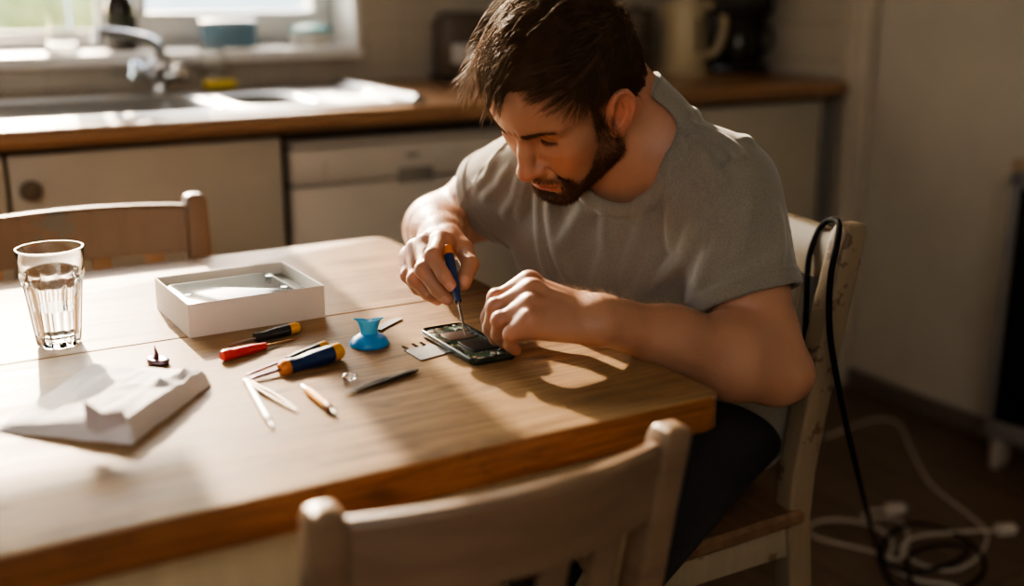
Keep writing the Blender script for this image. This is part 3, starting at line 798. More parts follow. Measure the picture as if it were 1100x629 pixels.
driver('precision_screwdriver', 'slim black screwdriver behind the thick navy one', a, b, 0, (b-a).length*.50, .0056, .0017, (m_black,m_yel,m_purp,None), TZ, 'slim')
# small yellow driver with two steel ends
a = ot(324,417); b = ot(362,449); a.z = b.z = TZ+.0042
M = along(a,b); Lr = (b-a).length
ys = thing('precision_screwdriver', 'small amber double-ended screwdriver nearest the table front', 'screwdriver', ((a+b)/2)[:2]+(TZ,), 0, 'precision screwdrivers')
bm = B(); flute(bm, [(.0,Lr*.16,0),(.0030,Lr*.16,0),(.0040,Lr*.22,1),(.0040,Lr*.70,1),(.0034,Lr*.74,0),(.0,Lr*.74,0)], M); obj('handle', bm, m_ylw, ys, world=True)
bm = B(); lathe(bm, [(.0,Lr*.72),(.0042,Lr*.72),(.0044,Lr*.80),(.003,Lr*.84),(.0,Lr*.84)], 18, M); obj('collar', bm, simple('brown_collar', (.20,.09,.03), .4), ys, world=True)
bm = B(); lathe(bm, [(.0,.0),(.0008,.0),(.0016,.004),(.0016,Lr*.17),(.0,Lr*.17)], 12, M); obj('bit', bm, m_sh, ys, world=True); bm = B(); lathe(bm, [(.0,Lr*.83),(.0018,Lr*.83),(.0016,Lr-.006),(.0004,Lr),(.0,Lr)], 12, M); obj('bit', bm, m_sh, ys, world=True)
# white spudger and bare tweezers
def spudger(name, label, pts, w, mat, cat, th=.003):
    a, b = ot(*pts[0]), ot(*pts[1]); a.z = b.z = TZ+th*.5+.0004
    d = (b-a).normalized(); n = Vector((-d.y,d.x,0)); L = (b-a).length
    t = thing(name, label, cat, ((a+b)/2)[:2]+(TZ,))
    return t, a, d, n, L
t, a, d, n, L = spudger('spudger', 'white pointed plastic opening stick on the table', ((266,412),(294,462)), .004, m_whitep, 'spudger', .0045)
bm = B(); rings = []
for u, w_, h_ in ((0,.0022,.0008),(.03,.0034,.0016),(.2,.0036,.0024),(.7,.0036,.0024),(.78,.0028,.0020),(.82,.0033,.0022),(.93,.0020,.0014),(1,.0004,.0004)):
    c = a+d*(L*u); c.z = TZ+.0026
    rings.append([c+n*(w_*math.cos(2*PI*k/12))+Vector((0,0,h_*math.sin(2*PI*k/12))) for k in range(12)])
loft(bm, rings); obj('stick', bm, m_whitep, t, world=True)
bm = B(); c = a+d*(L*.90); tube(bm, [a+d*(L*.80)+Vector((0,0,.0002)), a+d*(L*.86)+Vector((0,0,.0002))], .0032, 12); obj('grip_band', bm, simple('grey_band', (.30,.28,.27), .5), t, world=True)
def tweezers(name, label, p0, p1, mat, spread, lift=.0):
    """joined end p0, points p1"""
    a, b = ot(*p0), ot(*p1); d = (b-a).normalized(); n = Vector((-d.y,d.x,0)); L = (b-a).length
    t = thing(name, label, 'tweezers', ((a+b)/2)[:2]+(TZ,), 0, 'tweezers on the table')
    for s in (-1, 1):
        bm = B(); rings = []
        for u, hw_, off in ((0,.0016,.0004),(.06,.0022,.0010),(.25,.0022,.5),(.5,.0020,1.0),(.75,.0014,.7),(.92,.0007,.25),(1,.0003,.12)):
            o = off*spread if off > .01 else off
            c = a+d*(L*u)+n*(s*(o+.0007))
            w_ = .0006
            rings.append([c+n*w_+Vector((0,0,.0027-hw_)), c-n*w_+Vector((0,0,.0027-hw_)), c-n*w_+Vector((0,0,.0027+hw_)), c+n*w_+Vector((0,0,.0027+hw_))])
        loft(bm, rings); obj('arm', bm, mat, t, world=True, smooth=50)
    bm = B(); c = a+d*(L*.03)+Vector((0,0,.0027)); tube(bm, [c-d*.006, c+d*.004], [.0013,.0017], 10); obj('weld', bm, mat, t, world=True)
    return t
m_brass = simple('pale_gilt_metal', (.52,.44,.34), .35, .85)
m_dsteel = simple('dark_steel', (.085,.075,.065), .5, .7)
tweezers('tweezers', 'pale metal tweezers touching the white opening stick', (263,411), (318,442), m_brass, .0028)
tweezers('tweezers', 'dark grey steel tweezers below the blue suction cup', (447,400), (371,424), m_dsteel, .0030)
# blue suction cup
c = ot(400,372); ppm = proj((c.x,c.y,TZ))[2]/FPX; R = 21.5*ppm
scx, scy = c.x, c.y+R*.35
def blue_rubber():
    t = NT('blue_rubber'); n = t.noise(t.co(), 40, 2); t.base(t.ramp(n, [(.3,(.012,.22,.60)),(.7,(.02,.30,.70))])); t.p(Roughness=.32)
    t.b.inputs['Subsurface Weight'].default_value = .25; t.b.inputs['Subsurface Radius'].default_value = (.002,.006,.012); return t.m
m_bl = blue_rubber(); m_bll = simple('light_blue_rubber', (.05,.42,.75), .35)
sc_ = thing('suction_cup', 'bright blue rubber suction cup standing on the table', 'suction cup', (scx,scy,TZ)); M = Matrix.Translation((scx,scy,TZ))
bm = B(); lathe(bm, [(.0,.0003),(R*.97,.0003),(R,.0018),(R*.97,.004),(R*.86,.0085),(R*.62,.0125),(R*.42,.0145),(.0,.0145)], 40, M); obj('cup', bm, m_bl, sc_, world=True, smooth=60)
bm = B(); rings = []
for z, rx, ry in ((.0125,.44,.34),(.018,.44,.34),(.023,.48,.30),(.0265,.58,.26),(.029,.74,.26),(.0305,.76,.22),(.0300,.60,.12),(.0290,.2,.08)):
    rings.append([M @ Vector((R*rx*math.cos(2*PI*k/28)*math.cos(.35)-R*ry*math.sin(2*PI*k/28)*math.sin(-.35), R*rx*math.cos(2*PI*k/28)*math.sin(-.35)+R*ry*math.sin(2*PI*k/28)*math.cos(.35), z+ (.004*abs(math.cos(2*PI*k/28))**2 if z>.025 else 0))) for k in range(28)])
loft(bm, rings); obj('pull_tab', bm, m_bll, sc_, world=True, smooth=60)
# flat metal opening card leaning behind the cup
a, b = ot(404,355), ot(429,343); d = (b-a).normalized(); n = Vector((-d.y,d.x,0))
bm = B(); w_ = .007
vs = [a-n*w_, b-n*w_*.7, b+n*w_*.7, a+n*w_]
loft(bm, [[v+Vector((0,0,h)) for v in vs] for h in (.0005,.0022)]); 
tag(obj('pry_tool', bm, simple('grey_pry_steel', (.22,.22,.21), .4, .8), loc=((a+b)/2)[:2]+(TZ,)), 'flat grey metal pry tool behind the blue suction cup', 'pry tool')
# sim ejector like clip (dark metal with an upright point)
c = ot(171,391)
st = thing('metal_clip', 'small dark metal clip with an upright point beside the paper bag', 'clip', (c.x,c.y,TZ)); m_sim = simple('dark_violet_metal', (.13,.10,.13), .3, .9)
bm = B(); loft(bm, [[Vector((c.x+x*.0100-y*.006, c.y+.004+y*.0150+x*.004, TZ+z)) for x,y in [(math.cos(2*PI*k/20)*q, math.sin(2*PI*k/20)*q) for k in range(20)]] for z,q in ((.0003,.9),(.002,1.0),(.0050,1.0),(.0066,.85),(.0062,.6),(.0058,.2))]); obj('base', bm, m_sim, st, world=True, smooth=60)
bm = B(); tube(bm, [(c.x-.002,c.y+.006,TZ+.005),(c.x-.001,c.y+.006,TZ+.012),(c.x-.0025,c.y+.006,TZ+.022)], [.0062,.0034,.0005], 10, flat=.45); obj('point', bm, m_sim, st, world=True)
# tiny clear chip
c = ot(377,409); bm = B(); bmesh.ops.create_icosphere(bm, subdivisions=2, radius=.0065)
rn = random.Random(5)
for v in bm.verts: v.co = Vector((v.co.x*1.25, v.co.y*1.0, v.co.z*.62))*(1+rn.uniform(-.18,.18))+Vector((c.x,c.y+.003,TZ+.0042))
tag(obj('plastic_scrap', bm, m_clear, smooth=0, loc=(c.x,c.y+.003,TZ)), 'tiny crumpled scrap of clear plastic by the grey tweezers', 'plastic scrap')
# shield plate off the phone
q = [ot(434,377), ot(463,370), ot(484,379), ot(452,388)]
c = sum(q, Vector())/4
pp = thing('shield_plate', 'small grey metal shield plate beside the opened phone', 'metal plate', (c.x,c.y,TZ))
bm = B(); loft(bm, [[v+Vector((0,0,h)) for v in (q[0],q[0].lerp(q[1],.5)*1.0,q[1],q[2],q[3])] for h in (.0004,.0016)]); obj('plate', bm, simple('satin_grey_metal', (.15,.15,.155), .45, .7), pp, world=True, smooth=20)
for u, s in ((.08,.010),(.45,.012),(.72,.008)):
    v = q[0].lerp(q[1],u); e = (q[1]-q[0]).normalized(); n = Vector((-e.y,e.x,0))
    bm = B(); loft(bm, [[v+Vector((0,0,.0006)), v+e*.004+Vector((0,0,.0006)), v+e*.004+Vector((0,0,.0018)), v+Vector((0,0,.0018))],[v+n*s*.5-e*.003+Vector((0,0,.004)), v+n*s*.5+Vector((0,0,.004)), v+n*s*.5+Vector((0,0,.0052)), v+n*s*.5-e*.003+Vector((0,0,.0052))]]); obj('clip_tab', bm, simple('satin_tab_metal', (.26,.27,.26), .4, .8), pp, world=True)

# opened phone: long side along world y
L_, R_, T_, Bt = [Vector(atz(x,y,TZ+.008)) for x,y in ((453,354),(557,377),(493,345),(509,389))]
pc_ = (L_+R_+T_+Bt)/4; ya = ((L_-Bt)+(T_-R_)).normalized(); pang = math.atan2(ya.y,ya.x)-PI/2
PL = ((L_-Bt).length+(T_-R_).length)/2; PW = ((T_-L_).length+(R_-Bt).length)/2
PHONE = Matrix.Translation((pc_.x,pc_.y,TZ)) @ Matrix.Rotation(pang,4,'Z')
op = thing('opened_phone', 'black phone lying open with its circuit board exposed', 'phone', (pc_.x,pc_.y,TZ), pang)
m_pfr = simple('black_phone_frame', (.012,.022,.018), .22)
bm = B(); loft(bm, [[Vector((x,y,z)) for x,y in rrect(PW-2*i,PL-2*i,max(.011-i,.003),6)] for z,i in ((.0004,.002),(.003,0),(.0075,0),(.009,.0010),(.0092,.0016),(.0088,.0026),(.0055,.003))]); obj('phone_frame', bm, m_pfr, op, smooth=50)
bm = B(); loft(bm, [[Vector((x,y,z)) for x,y in rrect(PW-.0058,PL-.0058,.008,6)] for z in (.0040,.0056)]); obj('mid_plate', bm, simple('black_mid_plate', (.02,.02,.02), .4), op)
bm = B(); loft(bm, [[Vector((x,y,z)) for x,y in rrect(PW-.0008,PL-.0008,.0108,6)] for z in (.0036,.0052)]+[[Vector((x,y,z)) for x,y in rrect(PW+.0004,PL+.0004,.0112,6)] for z in (.0054,.0062)][:0]); obj('trim_band', bm, simple('steel_side_band', (.10,.13,.115), .3, .8), op)
# board, battery, chips, shields
m_pcb = simple('green_circuit_board', (.010,.055,.030), .35, var=.5, scale=400); m_chip = simple('black_chip', (.014,.014,.015), .35)
m_tin = simple('tin_shield', (.46,.43,.40), .32, .95); m_gold = simple('copper_contacts', (.50,.27,.11), .35, .9)
hw_, hl_ = PW/2-.0035, PL/2-.0035
bm = B(); box2(bm, (-hw_,-.002,.0056), (hw_,hl_,.0066), .0004); box2(bm, (-hw_,-hl_,.0056), (-hw_+.013,-.002,.0066), .0004); box2(bm, (-hw_+.013,-hl_,.0056), (hw_,-hl_+.026,.0066), .0004); obj('circuit_board', bm, m_pcb, op)
bm = B(); box2(bm, (-hw_+.015,-hl_+.028,.0056), (hw_-.002,.004,.0082), .0012); obj('battery', bm, m_chip, op)
bm = B(); box2(bm, (-.016,.012,.0064), (.017,.040,.0080), .0005); obj('board_shield', bm, simple('rose_tin_shield', (.34,.27,.23), .4, .8), op)
rn = random.Random(11)
def scatter(name, mat, n, zones, s0, s1, h0, h1):
    for i in range(n):
        x0,x1,y0,y1 = rn.choice(zones)
        x = rn.uniform(x0,x1); y = rn.uniform(y0,y1); a_, b_ = rn.uniform(s0,s1), rn.uniform(s0,s1); h = rn.uniform(h0,h1)
        x = max(-hw_+a_/2, min(hw_-a_/2, x)); y = max(-hl_+b_/2, min(hl_-b_/2, y))
        bm = B(); box(bm, (x,y,.0064+h/2), (a_,b_,h), .0002, seg=1); obj(name, bm, mat, op)
Z1 = [(-hw_,-.018,-.05,hl_),(-hw_,hw_,.042,hl_),(.018,hw_,.0,hl_)]; Z2 = [(-hw_,hw_,-hl_,-hl_+.024)]
scatter('chip', m_chip, 16, Z1+Z2, .003, .008, .0006, .0014)
scatter('solder_shield', m_tin, 22, Z1+Z2, .002, .007, .0006, .0015)
scatter('contact', m_gold, 14, Z1+Z2, .0015, .005, .0005, .0010)
scatter('capacitor', simple('pale_capacitor', (.55,.50,.42), .4), 22, Z1+Z2, .001, .0022, .0006, .0012)
for x, y in ((-hw_+.002,hl_-.002),(hw_-.002,hl_-.002),(-hw_+.002,-hl_+.002),(hw_-.002,-hl_+.002),(-hw_+.002,.01)):
    bm = B(); lathe(bm, [(0,.006),(.0016,.006),(.0014,.0078),(.0,.0078)], 10, Matrix.Translation((x,y,0))); obj('screw', bm, m_tin, op)

# white paper bag (crumpled envelope)
P0 = [ot(0,466), ot(105,391), ot(226,404), ot(140,478)]     # left tip, back corner, right tip, front corner (roughly)
def bag_mat():
    t = NT('crumpled_white_paper'); n = t.noise(t.co(), 18, 5, .6, .4)
    t.base(t.ramp(n, [(.3,(.62,.62,.67)),(.7,(.70,.70,.74))])); t.p(Roughness=.75)
    t.b.inputs['Subsurface Weight'].default_value = 0.0
    t.bump(n, .5, .004); return t.m
m_bag = bag_mat()
bgc = (P0[0]+P0[1]+P0[2]+P0[3])/4
bg = thing('paper_bag', 'crumpled white paper bag lying flat on the table', 'paper bag', (bgc.x,bgc.y,TZ))
from mathutils import noise as mnoise
qL, qB, qR, qF = ot(-6,464), ot(100,396), ot(227,413), ot(142,478)
HL, HBk, HR, HF = .004, .010, .017, .025
N1, N2 = 44, 30
bm = B(); top = []
for i in range(N1+1):
    u = i/N1                       # 0 = left/back edge side (qL..qB), 1 = right side (qF..qR)
    row = []
    for j in range(N2+1):
        v = j/N2                   # 0 = front edge (qL..qF), 1 = back edge (qB..qR)
        a = qL.lerp(qF,u); b = qB.lerp(qR,u); p = a.lerp(b,v)
        h = (HL*(1-u)+HF*u)*(1-v)+(HBk*(1-u)+HR*u)*v
        ed = min(u,1-u,v,1-v)
        k = min(1,ed/.045)**.5
        h = h*k + .006*math.sin(PI*u)*math.sin(PI*v)
        w_ = min(1,ed/.12)
        nz = mnoise.noise(Vector((u*5.5,v*4.2,1.7))); n2 = mnoise.noise(Vector((u*12+3,v*9,4.2)))
        h += w_*(.0045*(abs(nz)-.22)*(.35+u) + .0016*(abs(n2)-.2))
        h += w_*.006*max(0,1-abs((v-.30-.35*u))/.06)*(u>.25)*(u-.25)       # long creases
        h += w_*.004*max(0,1-abs((v-.90+.10*u))/.09)*u
        h += w_*.006*max(0,1-abs((u-.72-.2*v))/.06)*v
        sx = .004*mnoise.noise(Vector((v*6,u*2,9.0)))*(1 if u in (0,1) else .6)
        d_ = (qF-qL).normalized(); q_ = (qB-qL).normalized()
        row.append(bm.verts.new((p.x+d_.x*sx, p.y+d_.y*sx+.003*mnoise.noise(Vector((u*7,v*2,3))), TZ+.0006+max(h,.0006))))
    top.append(row)
for i in range(N1):
    for j in range(N2): bm.faces.new((top[i][j],top[i+1][j],top[i+1][j+1],top[i][j+1]))
ring = [top[i][0] for i in range(N1)]+[top[N1][j] for j in range(N2)]+[top[i][N2] for i in range(N1,0,-1)]+[top[0][j] for j in range(N2,0,-1)]
low = [bm.verts.new((v.co.x,v.co.y,TZ+.0004)) for v in ring]
m_ = len(ring)
for i in range(m_): bm.faces.new((ring[i],low[i],low[(i+1)%m_],ring[(i+1)%m_]))
bm.faces.new(low)
obj('bag_body', bm, m_bag, bg, world=True, smooth=28)
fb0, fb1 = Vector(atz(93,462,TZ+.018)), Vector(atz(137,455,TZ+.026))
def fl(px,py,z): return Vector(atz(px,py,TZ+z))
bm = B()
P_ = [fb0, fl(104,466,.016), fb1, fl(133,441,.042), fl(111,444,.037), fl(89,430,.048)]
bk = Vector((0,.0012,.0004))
loft(bm, [P_, [p+bk for p in P_]]); obj('torn_flap', bm, simple('painted_shade_flap', (.46,.44,.50), .8), bg, world=True, smooth=0)  # flap's shade is painted in: darker colour than the bag paper

# ------------------------------------------------------------------ cabinet at the right edge of the picture
k0 = atz(1086,521,0); zt_ = atd(1088,176,np.dot(k0-CAM,FWD))[2]
CW, CD = .55, .42
zt_ = .70
def kz(px,py):
    # height of a pixel on the vertical through the cabinet's near corner
    a = ray(px,py); t = np.dot(k0[:2]-CAM[:2], a[:2])/np.dot(a[:2],a[:2]); return CAMH+a[2]*t
ztop = kz(1087,176); zbot = kz(1076,482)
kx0 = atd(1071,330,np.dot(k0-CAM,FWD))
mc = thing('media_cabinet', 'dark glass fronted cabinet at the right edge by the wall', 'cabinet', (kx0[0],kx0[1],0))
RZk = math.radians(-76)
TK = Matrix.Translation((kx0[0],kx0[1],0)) @ Matrix.Rotation(RZk,4,'Z')
def kbox(bm, lo, hi, bev=.003):
    for v in box2(bm, lo, hi, bev): v.co = TK @ v.co
m_kfr = simple('grey_cabinet_frame', (.17,.16,.155), .5); m_ktop = simple('tan_wood_top', (.36,.25,.15), .5)
bm = B(); kbox(bm, (0,.0,zbot), (.28,.085,zbot+.03)); kbox(bm, (0,0,ztop-.03), (.28,.085,ztop-.025)); kbox(bm, (0,.01,zbot), (.02,.085,ztop-.025)); kbox(bm, (.26,.01,zbot), (.28,.085,ztop-.025)); kbox(bm, (0,.065,zbot), (.28,.085,ztop-.025)); obj('carcass', bm, m_kfr, mc, world=True)
bm = B(); kbox(bm, (-.004,-.008,ztop-.027), (.284,.088,ztop), .005); obj('top', bm, m_ktop, mc, world=True)
bm = B(); kbox(bm, (.004,-.014,zbot+.02), (.026,.0,ztop-.03)); kbox(bm, (.254,-.014,zbot+.02), (.276,0,ztop-.03)); kbox(bm, (.004,-.014,zbot+.0), (.276,0,zbot+.045)); kbox(bm, (.004,-.014,ztop-.065), (.276,0,ztop-.03)); dr_ = obj('door', bm, m_kfr, mc, world=True)
bm = B(); kbox(bm, (.024,-.008,zbot+.042), (.256,-.003,ztop-.062), .001); obj('glass_panel', bm, simple('black_door_glass', (.006,.006,.007), .08), dr_, world=True)
for x in (.03,.25):
    for y in (.022,.063):
        bm = B(); lathe(bm, [(.0,0),(.013,0),(.015,.006),(.018,zbot),(.0,zbot+.002)], 16, TK @ Matrix.Translation((x,y,0))); obj('leg', bm, simple('pale_cabinet_leg', (.34,.30,.26), .5), mc, world=True)

# ------------------------------------------------------------------ cables
def fl_(px,py,z=.004): return Vector(atz(px,py,z))
m_wc = simple('white_cable_sheath', (.50,.45,.39), .5); m_bc = simple('black_cable_sheath', (.008,.008,.009), .8, Specular_IOR_Level=.15)
def cable(name, label, pts, r, mat, n=10):
    bm = B(); tube(bm, catmull(pts, n), r, 8)
    t = thing(name, label, 'cable', (pts[-1].x, pts[-1].y, 0), 0, 'cables'); obj('cord', bm, mat, t, world=True, smooth=180); return t
cw = cable('white_cable', 'white cable looping on the floor to the plug nearest the cabinet', [fl_(885,470),fl_(905,462),fl_(940,450),fl_(965,455),fl_(980,485),fl_(1000,520),fl_(1040,552),fl_(1060,572),fl_(1052,596),fl_(1025,612),fl_(990,606),fl_(968,590,.012),fl_(985,576,.014),fl_(1030,571,.012),fl_(1068,569,.010)], .0036, m_wc)
def plug(par, px, py, a, mat, L=.045):
    c = fl_(px,py,.013); M = Matrix.Translation(c) @ Matrix.Rotation(a,4,'Z')
    bm = B(); vs = box(bm, (0,0,0), (L,.024,.024), .006)
    for v in vs: v.co = M @ v.co
    p = obj('plug', bm, mat, par, world=True)
    bm = B()
    for y in (-.006,.006): box(bm, (L/2+.006,y,0), (.014,.005,.002), .0005)
    for v in bm.verts: v.co = M @ v.co
    obj('prong', bm, m_steel, p, world=True)
plug(cw, 1080, 568, math.radians(-20), m_wc)
cw2 = cable('white_cable', 'white cable coiled on the floor ending in the middle plug', [fl_(952,547,.012),fl_(935,548),fl_(928,556),fl_(960,556),fl_(975,572,.010),fl_(966,600),fl_(930,590),fl_(880,578),fl_(868,566),fl_(890,558),fl_(930,562,.012),fl_(958,580,.014),fl_(955,606,.012),fl_(985,622),fl_(1020,628),fl_(1050,640)], .0036, m_wc)
plug(cw2, 962, 546, math.radians(-22), m_wc)
# black cable over the chair rail
def at3(px,py,d): return Vector(atd(px,py,d))
dch = proj((pc[0],pc[1],pc[2]))[2]
DB = [at3(862,430,dch+.075),at3(864,380,dch+.07),at3(866,330,dch+.06),at3(867,300,dch+.055),at3(870,272,dch+.055),at3(880,246,dch+.05),at3(892,235.5,dch+.03),at3(901,240,dch-.02),at3(899,262,dch-.045),at3(892,300,dch-.05),at3(891,350,dch-.04),at3(897,395,dch-.0),at3(908,450,dch+.06),at3(922,510,dch+.12)]
DB += [fl_(938,575,.05),fl_(950,612,.012),fl_(965,632,.005),fl_(1010,640,.005),fl_(1050,622,.005),fl_(1056,600,.006),fl_(1030,575,.010),fl_(985,562,.014),fl_(955,575,.018),fl_(948,598,.020),fl_(975,614,.018),fl_(1020,606,.014),fl_(1040,590,.012),fl_(1010,585,.014),fl_(975,600,.02),fl_(985,640,.004)]
bc_ = cable('black_cable', 'black cable hung over the chair back and coiled on the floor', DB, .0042, m_bc)
# ------------------------------------------------------------------ the man: distance-field sculpt
f4 = np.float32
def V(*a): return np.array(a, dtype=np.float64)
def rcone(p, a, b, ra, rb, nrm=None, sq=1.0):
    """tapered capsule; optional squash of the cross-section along nrm by sq (<1 = thinner)"""
    a = np.asarray(a, f4); b = np.asarray(b, f4); ba = b-a; L2 = float(ba@ba)
    pa = p-a; t = np.clip((pa@ba)/L2, 0, 1)
    q = pa-t[:,None]*ba
    if nrm is not None:
        n = np.asarray(nrm, f4); n = n-ba*(n@ba)/L2; n = n/np.linalg.norm(n)
        c = q@n; q = q+(c*(1/sq-1))[:,None]*n
    r = ra+(rb-ra)*t
    d = np.sqrt((q*q).sum(1))-r
    return d*(sq if nrm is not None else 1)
def ell(p, c, r, R=None):
    q = p-np.asarray(c, f4)
    if R is not None: q = q@np.asarray(R, f4)          # columns of R = axes
    r = np.asarray(r, f4); k0 = np.sqrt(((q/r)**2).sum(1)); k1 = np.sqrt(((q/(r*r))**2).sum(1))
    return k0*(k0-1)/np.maximum(k1, 1e-6)
def sph(p, c, r): return np.sqrt(((p-np.asarray(c, f4))**2).sum(1))-r
def smin(a, b, k):
    h = np.maximum(k-np.abs(a-b), 0)/k; return np.minimum(a,b)-h*h*k*.25
def smax(a, b, k): return -smin(-a,-b,k)
def smins(ds, k):
    r = ds[0]
    for d in ds[1:]: r = smin(r, d, k)
    return r
def grouped(p, fn, c, R, far=.04):
    """evaluate fn only near its bounding sphere; elsewhere a lower bound"""
    d = np.sqrt(((p-np.asarray(c,f4))**2).sum(1))-R
    m = d < far
    out = np.maximum(d, far*.5).astype(f4)
    if m.any(): out[m] = fn(p[m])
    return out
def chunked(fn, P, n=400000):
    return np.concatenate([fn(P[i:i+n].astype(f4)) for i in range(0, len(P), n)]) if len(P) else np.zeros(0,f4)
def sdf_mesh(fn, lo, hi, h, slack=1.0):
    lo = np.asarray(lo, float); hi = np.asarray(hi, float)
    s1 = 16*h; n1 = np.ceil((hi-lo)/s1).astype(int)+1
    g = np.stack(np.meshgrid(*[np.arange(k) for k in n1], indexing='ij'), -1).reshape(-1,3)
    d = chunked(fn, lo+(g+.5)*s1); g = g[np.abs(d) < s1*.90+.012]
    off = np.stack(np.meshgrid(*[np.arange(4)]*3, indexing='ij'), -1).reshape(-1,3)
    g = (g[:,None]*4+off[None]).reshape(-1,3); s2 = 4*h
    d = chunked(fn, lo+(g+.5)*s2); g = g[np.abs(d) < (s2*.92+.0015)*slack]
    o5 = np.stack(np.meshgrid(*[np.arange(5)]*3, indexing='ij'), -1).reshape(-1,3)
    allv = []; allk = []; NN = (n1*16+40); edges = []
    CH = 3000
    def key(c): return (c[:,0].astype(np.int64)*NN[1]+c[:,1])*NN[2]+c[:,2]
    for s in range(0, len(g), CH):
        gb = g[s:s+CH]*4
        D = chunked(fn, lo+(gb[:,None]+o5[None]).reshape(-1,3)*h).reshape(-1,5,5,5)
        C = [D[:,i:i+4,j:j+4,k:k+4] for i in (0,1) for j in (0,1) for k in (0,1)]   # idx = 4i+2j+k
        neg = sum((c < 0).astype(np.int8) for c in C); act = (neg > 0) & (neg < 8)
        w = np.argwhere(act)
        if len(w) == 0: continue
        vals = np.stack([c[act] for c in C], 1)
        cell = gb[w[:,0]]+w[:,1:]
        acc = np.zeros((len(w),3)); cnt = np.zeros(len(w))
        for i0 in range(8):
            for ax, bit in ((0,4),(1,2),(2,1)):
                if i0 & bit: continue
                a = vals[:,i0]; b = vals[:,i0|bit]; m = (a < 0) != (b < 0)
                t = a[m]/(a[m]-b[m]); pt = np.tile(np.array([(i0>>2)&1,(i0>>1)&1,i0&1],float),(m.sum(),1)); pt[:,ax] = t
                acc[m] += pt; cnt[m] += 1
        allv.append(lo+(cell+acc/cnt[:,None])*h); allk.append(key(cell))
        for ax, bit in ((0,4),(1,2),(2,1)):
            a = vals[:,0]; b = vals[:,bit]; m = (a < 0) != (b < 0)
            edges.append((ax, cell[m], (a < 0)[m]))
    Vv = np.concatenate(allv); K = np.concatenate(allk); o = np.argsort(K); Ks = K[o]
    quads = []
    for ax, c, sg in edges:
        if len(c) == 0: continue
        u, v = [(1,2),(2,0),(0,1)][ax]; eu = np.zeros(3,int); eu[u] = 1; ev = np.zeros(3,int); ev[v] = 1
        ks = [key(c), key(c-eu), key(c-eu-ev), key(c-ev)]
        idx = []; ok = np.ones(len(c),bool)
        for k in ks:
            i = np.clip(np.searchsorted(Ks, k), 0, len(Ks)-1); ok &= Ks[i] == k; idx.append(o[i])
        q = np.stack(idx,1); q[~sg] = q[~sg][:,::-1]
        quads.append(q[ok])
    return Vv, np.concatenate(quads)
def np_mesh(name, Vv, F):
    me = bpy.data.meshes.new(name)
    me.vertices.add(len(Vv)); me.vertices.foreach_set('co', np.asarray(Vv, f4).ravel())
    n = F.shape[1]; me.loops.add(F.size); me.loops.foreach_set('vertex_index', F.astype(np.int32).ravel())
    me.polygons.add(len(F)); me.polygons.foreach_set('loop_start', np.arange(0, F.size, n, dtype=np.int32))
    me.update(calc_edges=True); me.validate(); return me
def set_col(me, name, C):
    a = me.color_attributes.new(name, 'FLOAT_COLOR', 'POINT'); C4 = np.ones((len(C),4), f4); C4[:,:3] = C
    a.data.foreach_set('color', C4.ravel())
def grad(fn, P, e=.0008):
    g = np.stack([chunked(fn, P+np.eye(3)[i]*e)-chunked(fn, P-np.eye(3)[i]*e) for i in range(3)], 1)
    return g/np.maximum(np.linalg.norm(g,axis=1,keepdims=True),1e-9)
def smooth01(e0, e1, x):
    t = np.clip((x-e0)/(e1-e0), 0, 1); return t*t*(3-2*t)

# ---- head frame (columns: forward, left, up)
def rot_head(yaw, pitch, roll):
    B0 = np.array([[-1,0,0],[0,-1,0],[0,0,1.]]).T
    c, s = math.cos(yaw), math.sin(yaw); Rz = np.array([[c,-s,0],[s,c,0],[0,0,1]])
    c, s = math.cos(pitch), math.sin(pitch); Ry = np.array([[c,0,s],[0,1,0],[-s,0,c]])
    c, s = math.cos(roll), math.sin(roll); Rx = np.array([[1,0,0],[0,c,-s],[0,s,c]])
    return B0@Rz@Ry@Rx
HR_ = rot_head(math.radians(10.0), math.radians(40.3), math.radians(-11.0))
HC = atd(608.5, 92.5, 1.405)
def hl2w(p): return HC+HR_@np.asarray(p, float)
def w2hl(P): return (P-HC)@HR_

def ear(p, s):
    """p local, s=+1 left"""
    q = p*np.array([1,s,1],f4)
    c = np.array([.004,.0800,-.016],f4)
    # ear plane: tilted back, flared out
    ax_u = np.array([-.46,.14,.90]); ax_u /= np.linalg.norm(ax_u)
    ax_o = np.array([.50,.86,-.03]); ax_o -= ax_u*(ax_o@ax_u); ax_o /= np.linalg.norm(ax_o)   # outward normal
    ax_f = np.cross(ax_o, ax_u)
    R = np.stack([ax_f,ax_u,ax_o],1)
    if ax_f[0] < 0: R[:,0] *= -1
    l = (q-c)@R.astype(f4)
    d = ell(l, (0,0,.002), (.0195,.0310,.0060))
    d = smax(d, -ell(l, (.001,.0045,.0090), (.0105,.0180,.0092)), .003)
    d = smax(d, -ell(l, (.005,-.006,.006), (.0075,.010,.0110)), .003)
    pts = [(.011,.004,.004),(.013,.015,.004),(.007,.0265,.004),(-.005,.0285,.0045),(-.0145,.019,.0055),(-.0165,.005,.006),(-.013,-.010,.0055),(-.007,-.020,.004)]
    hx = np.minimum.reduce([rcone(l, pts[i], pts[i+1], .0030, .0030) for i in range(len(pts)-1)])
    d = smin(d, hx, .003)
    an = np.minimum.reduce([rcone(l, a, b, .0022, .0022) for a, b in (((-.002,.016,.003),(-.008,.004,.0045)),((-.008,.004,.0045),(-.006,-.010,.0045)))])
    d = smin(d, an, .004)
    d = smin(d, ell(l, (.000,-.0245,.0030), (.0085,.0085,.0048)), .006)
    d = smin(d, ell(l, (.0115,-.006,.0045), (.0035,.0065,.0030)), .004)                # tragus
    d = smin(d, ell(l, (.004,.002,-.0125), (.012,.020,.0105)), .005)
    return d
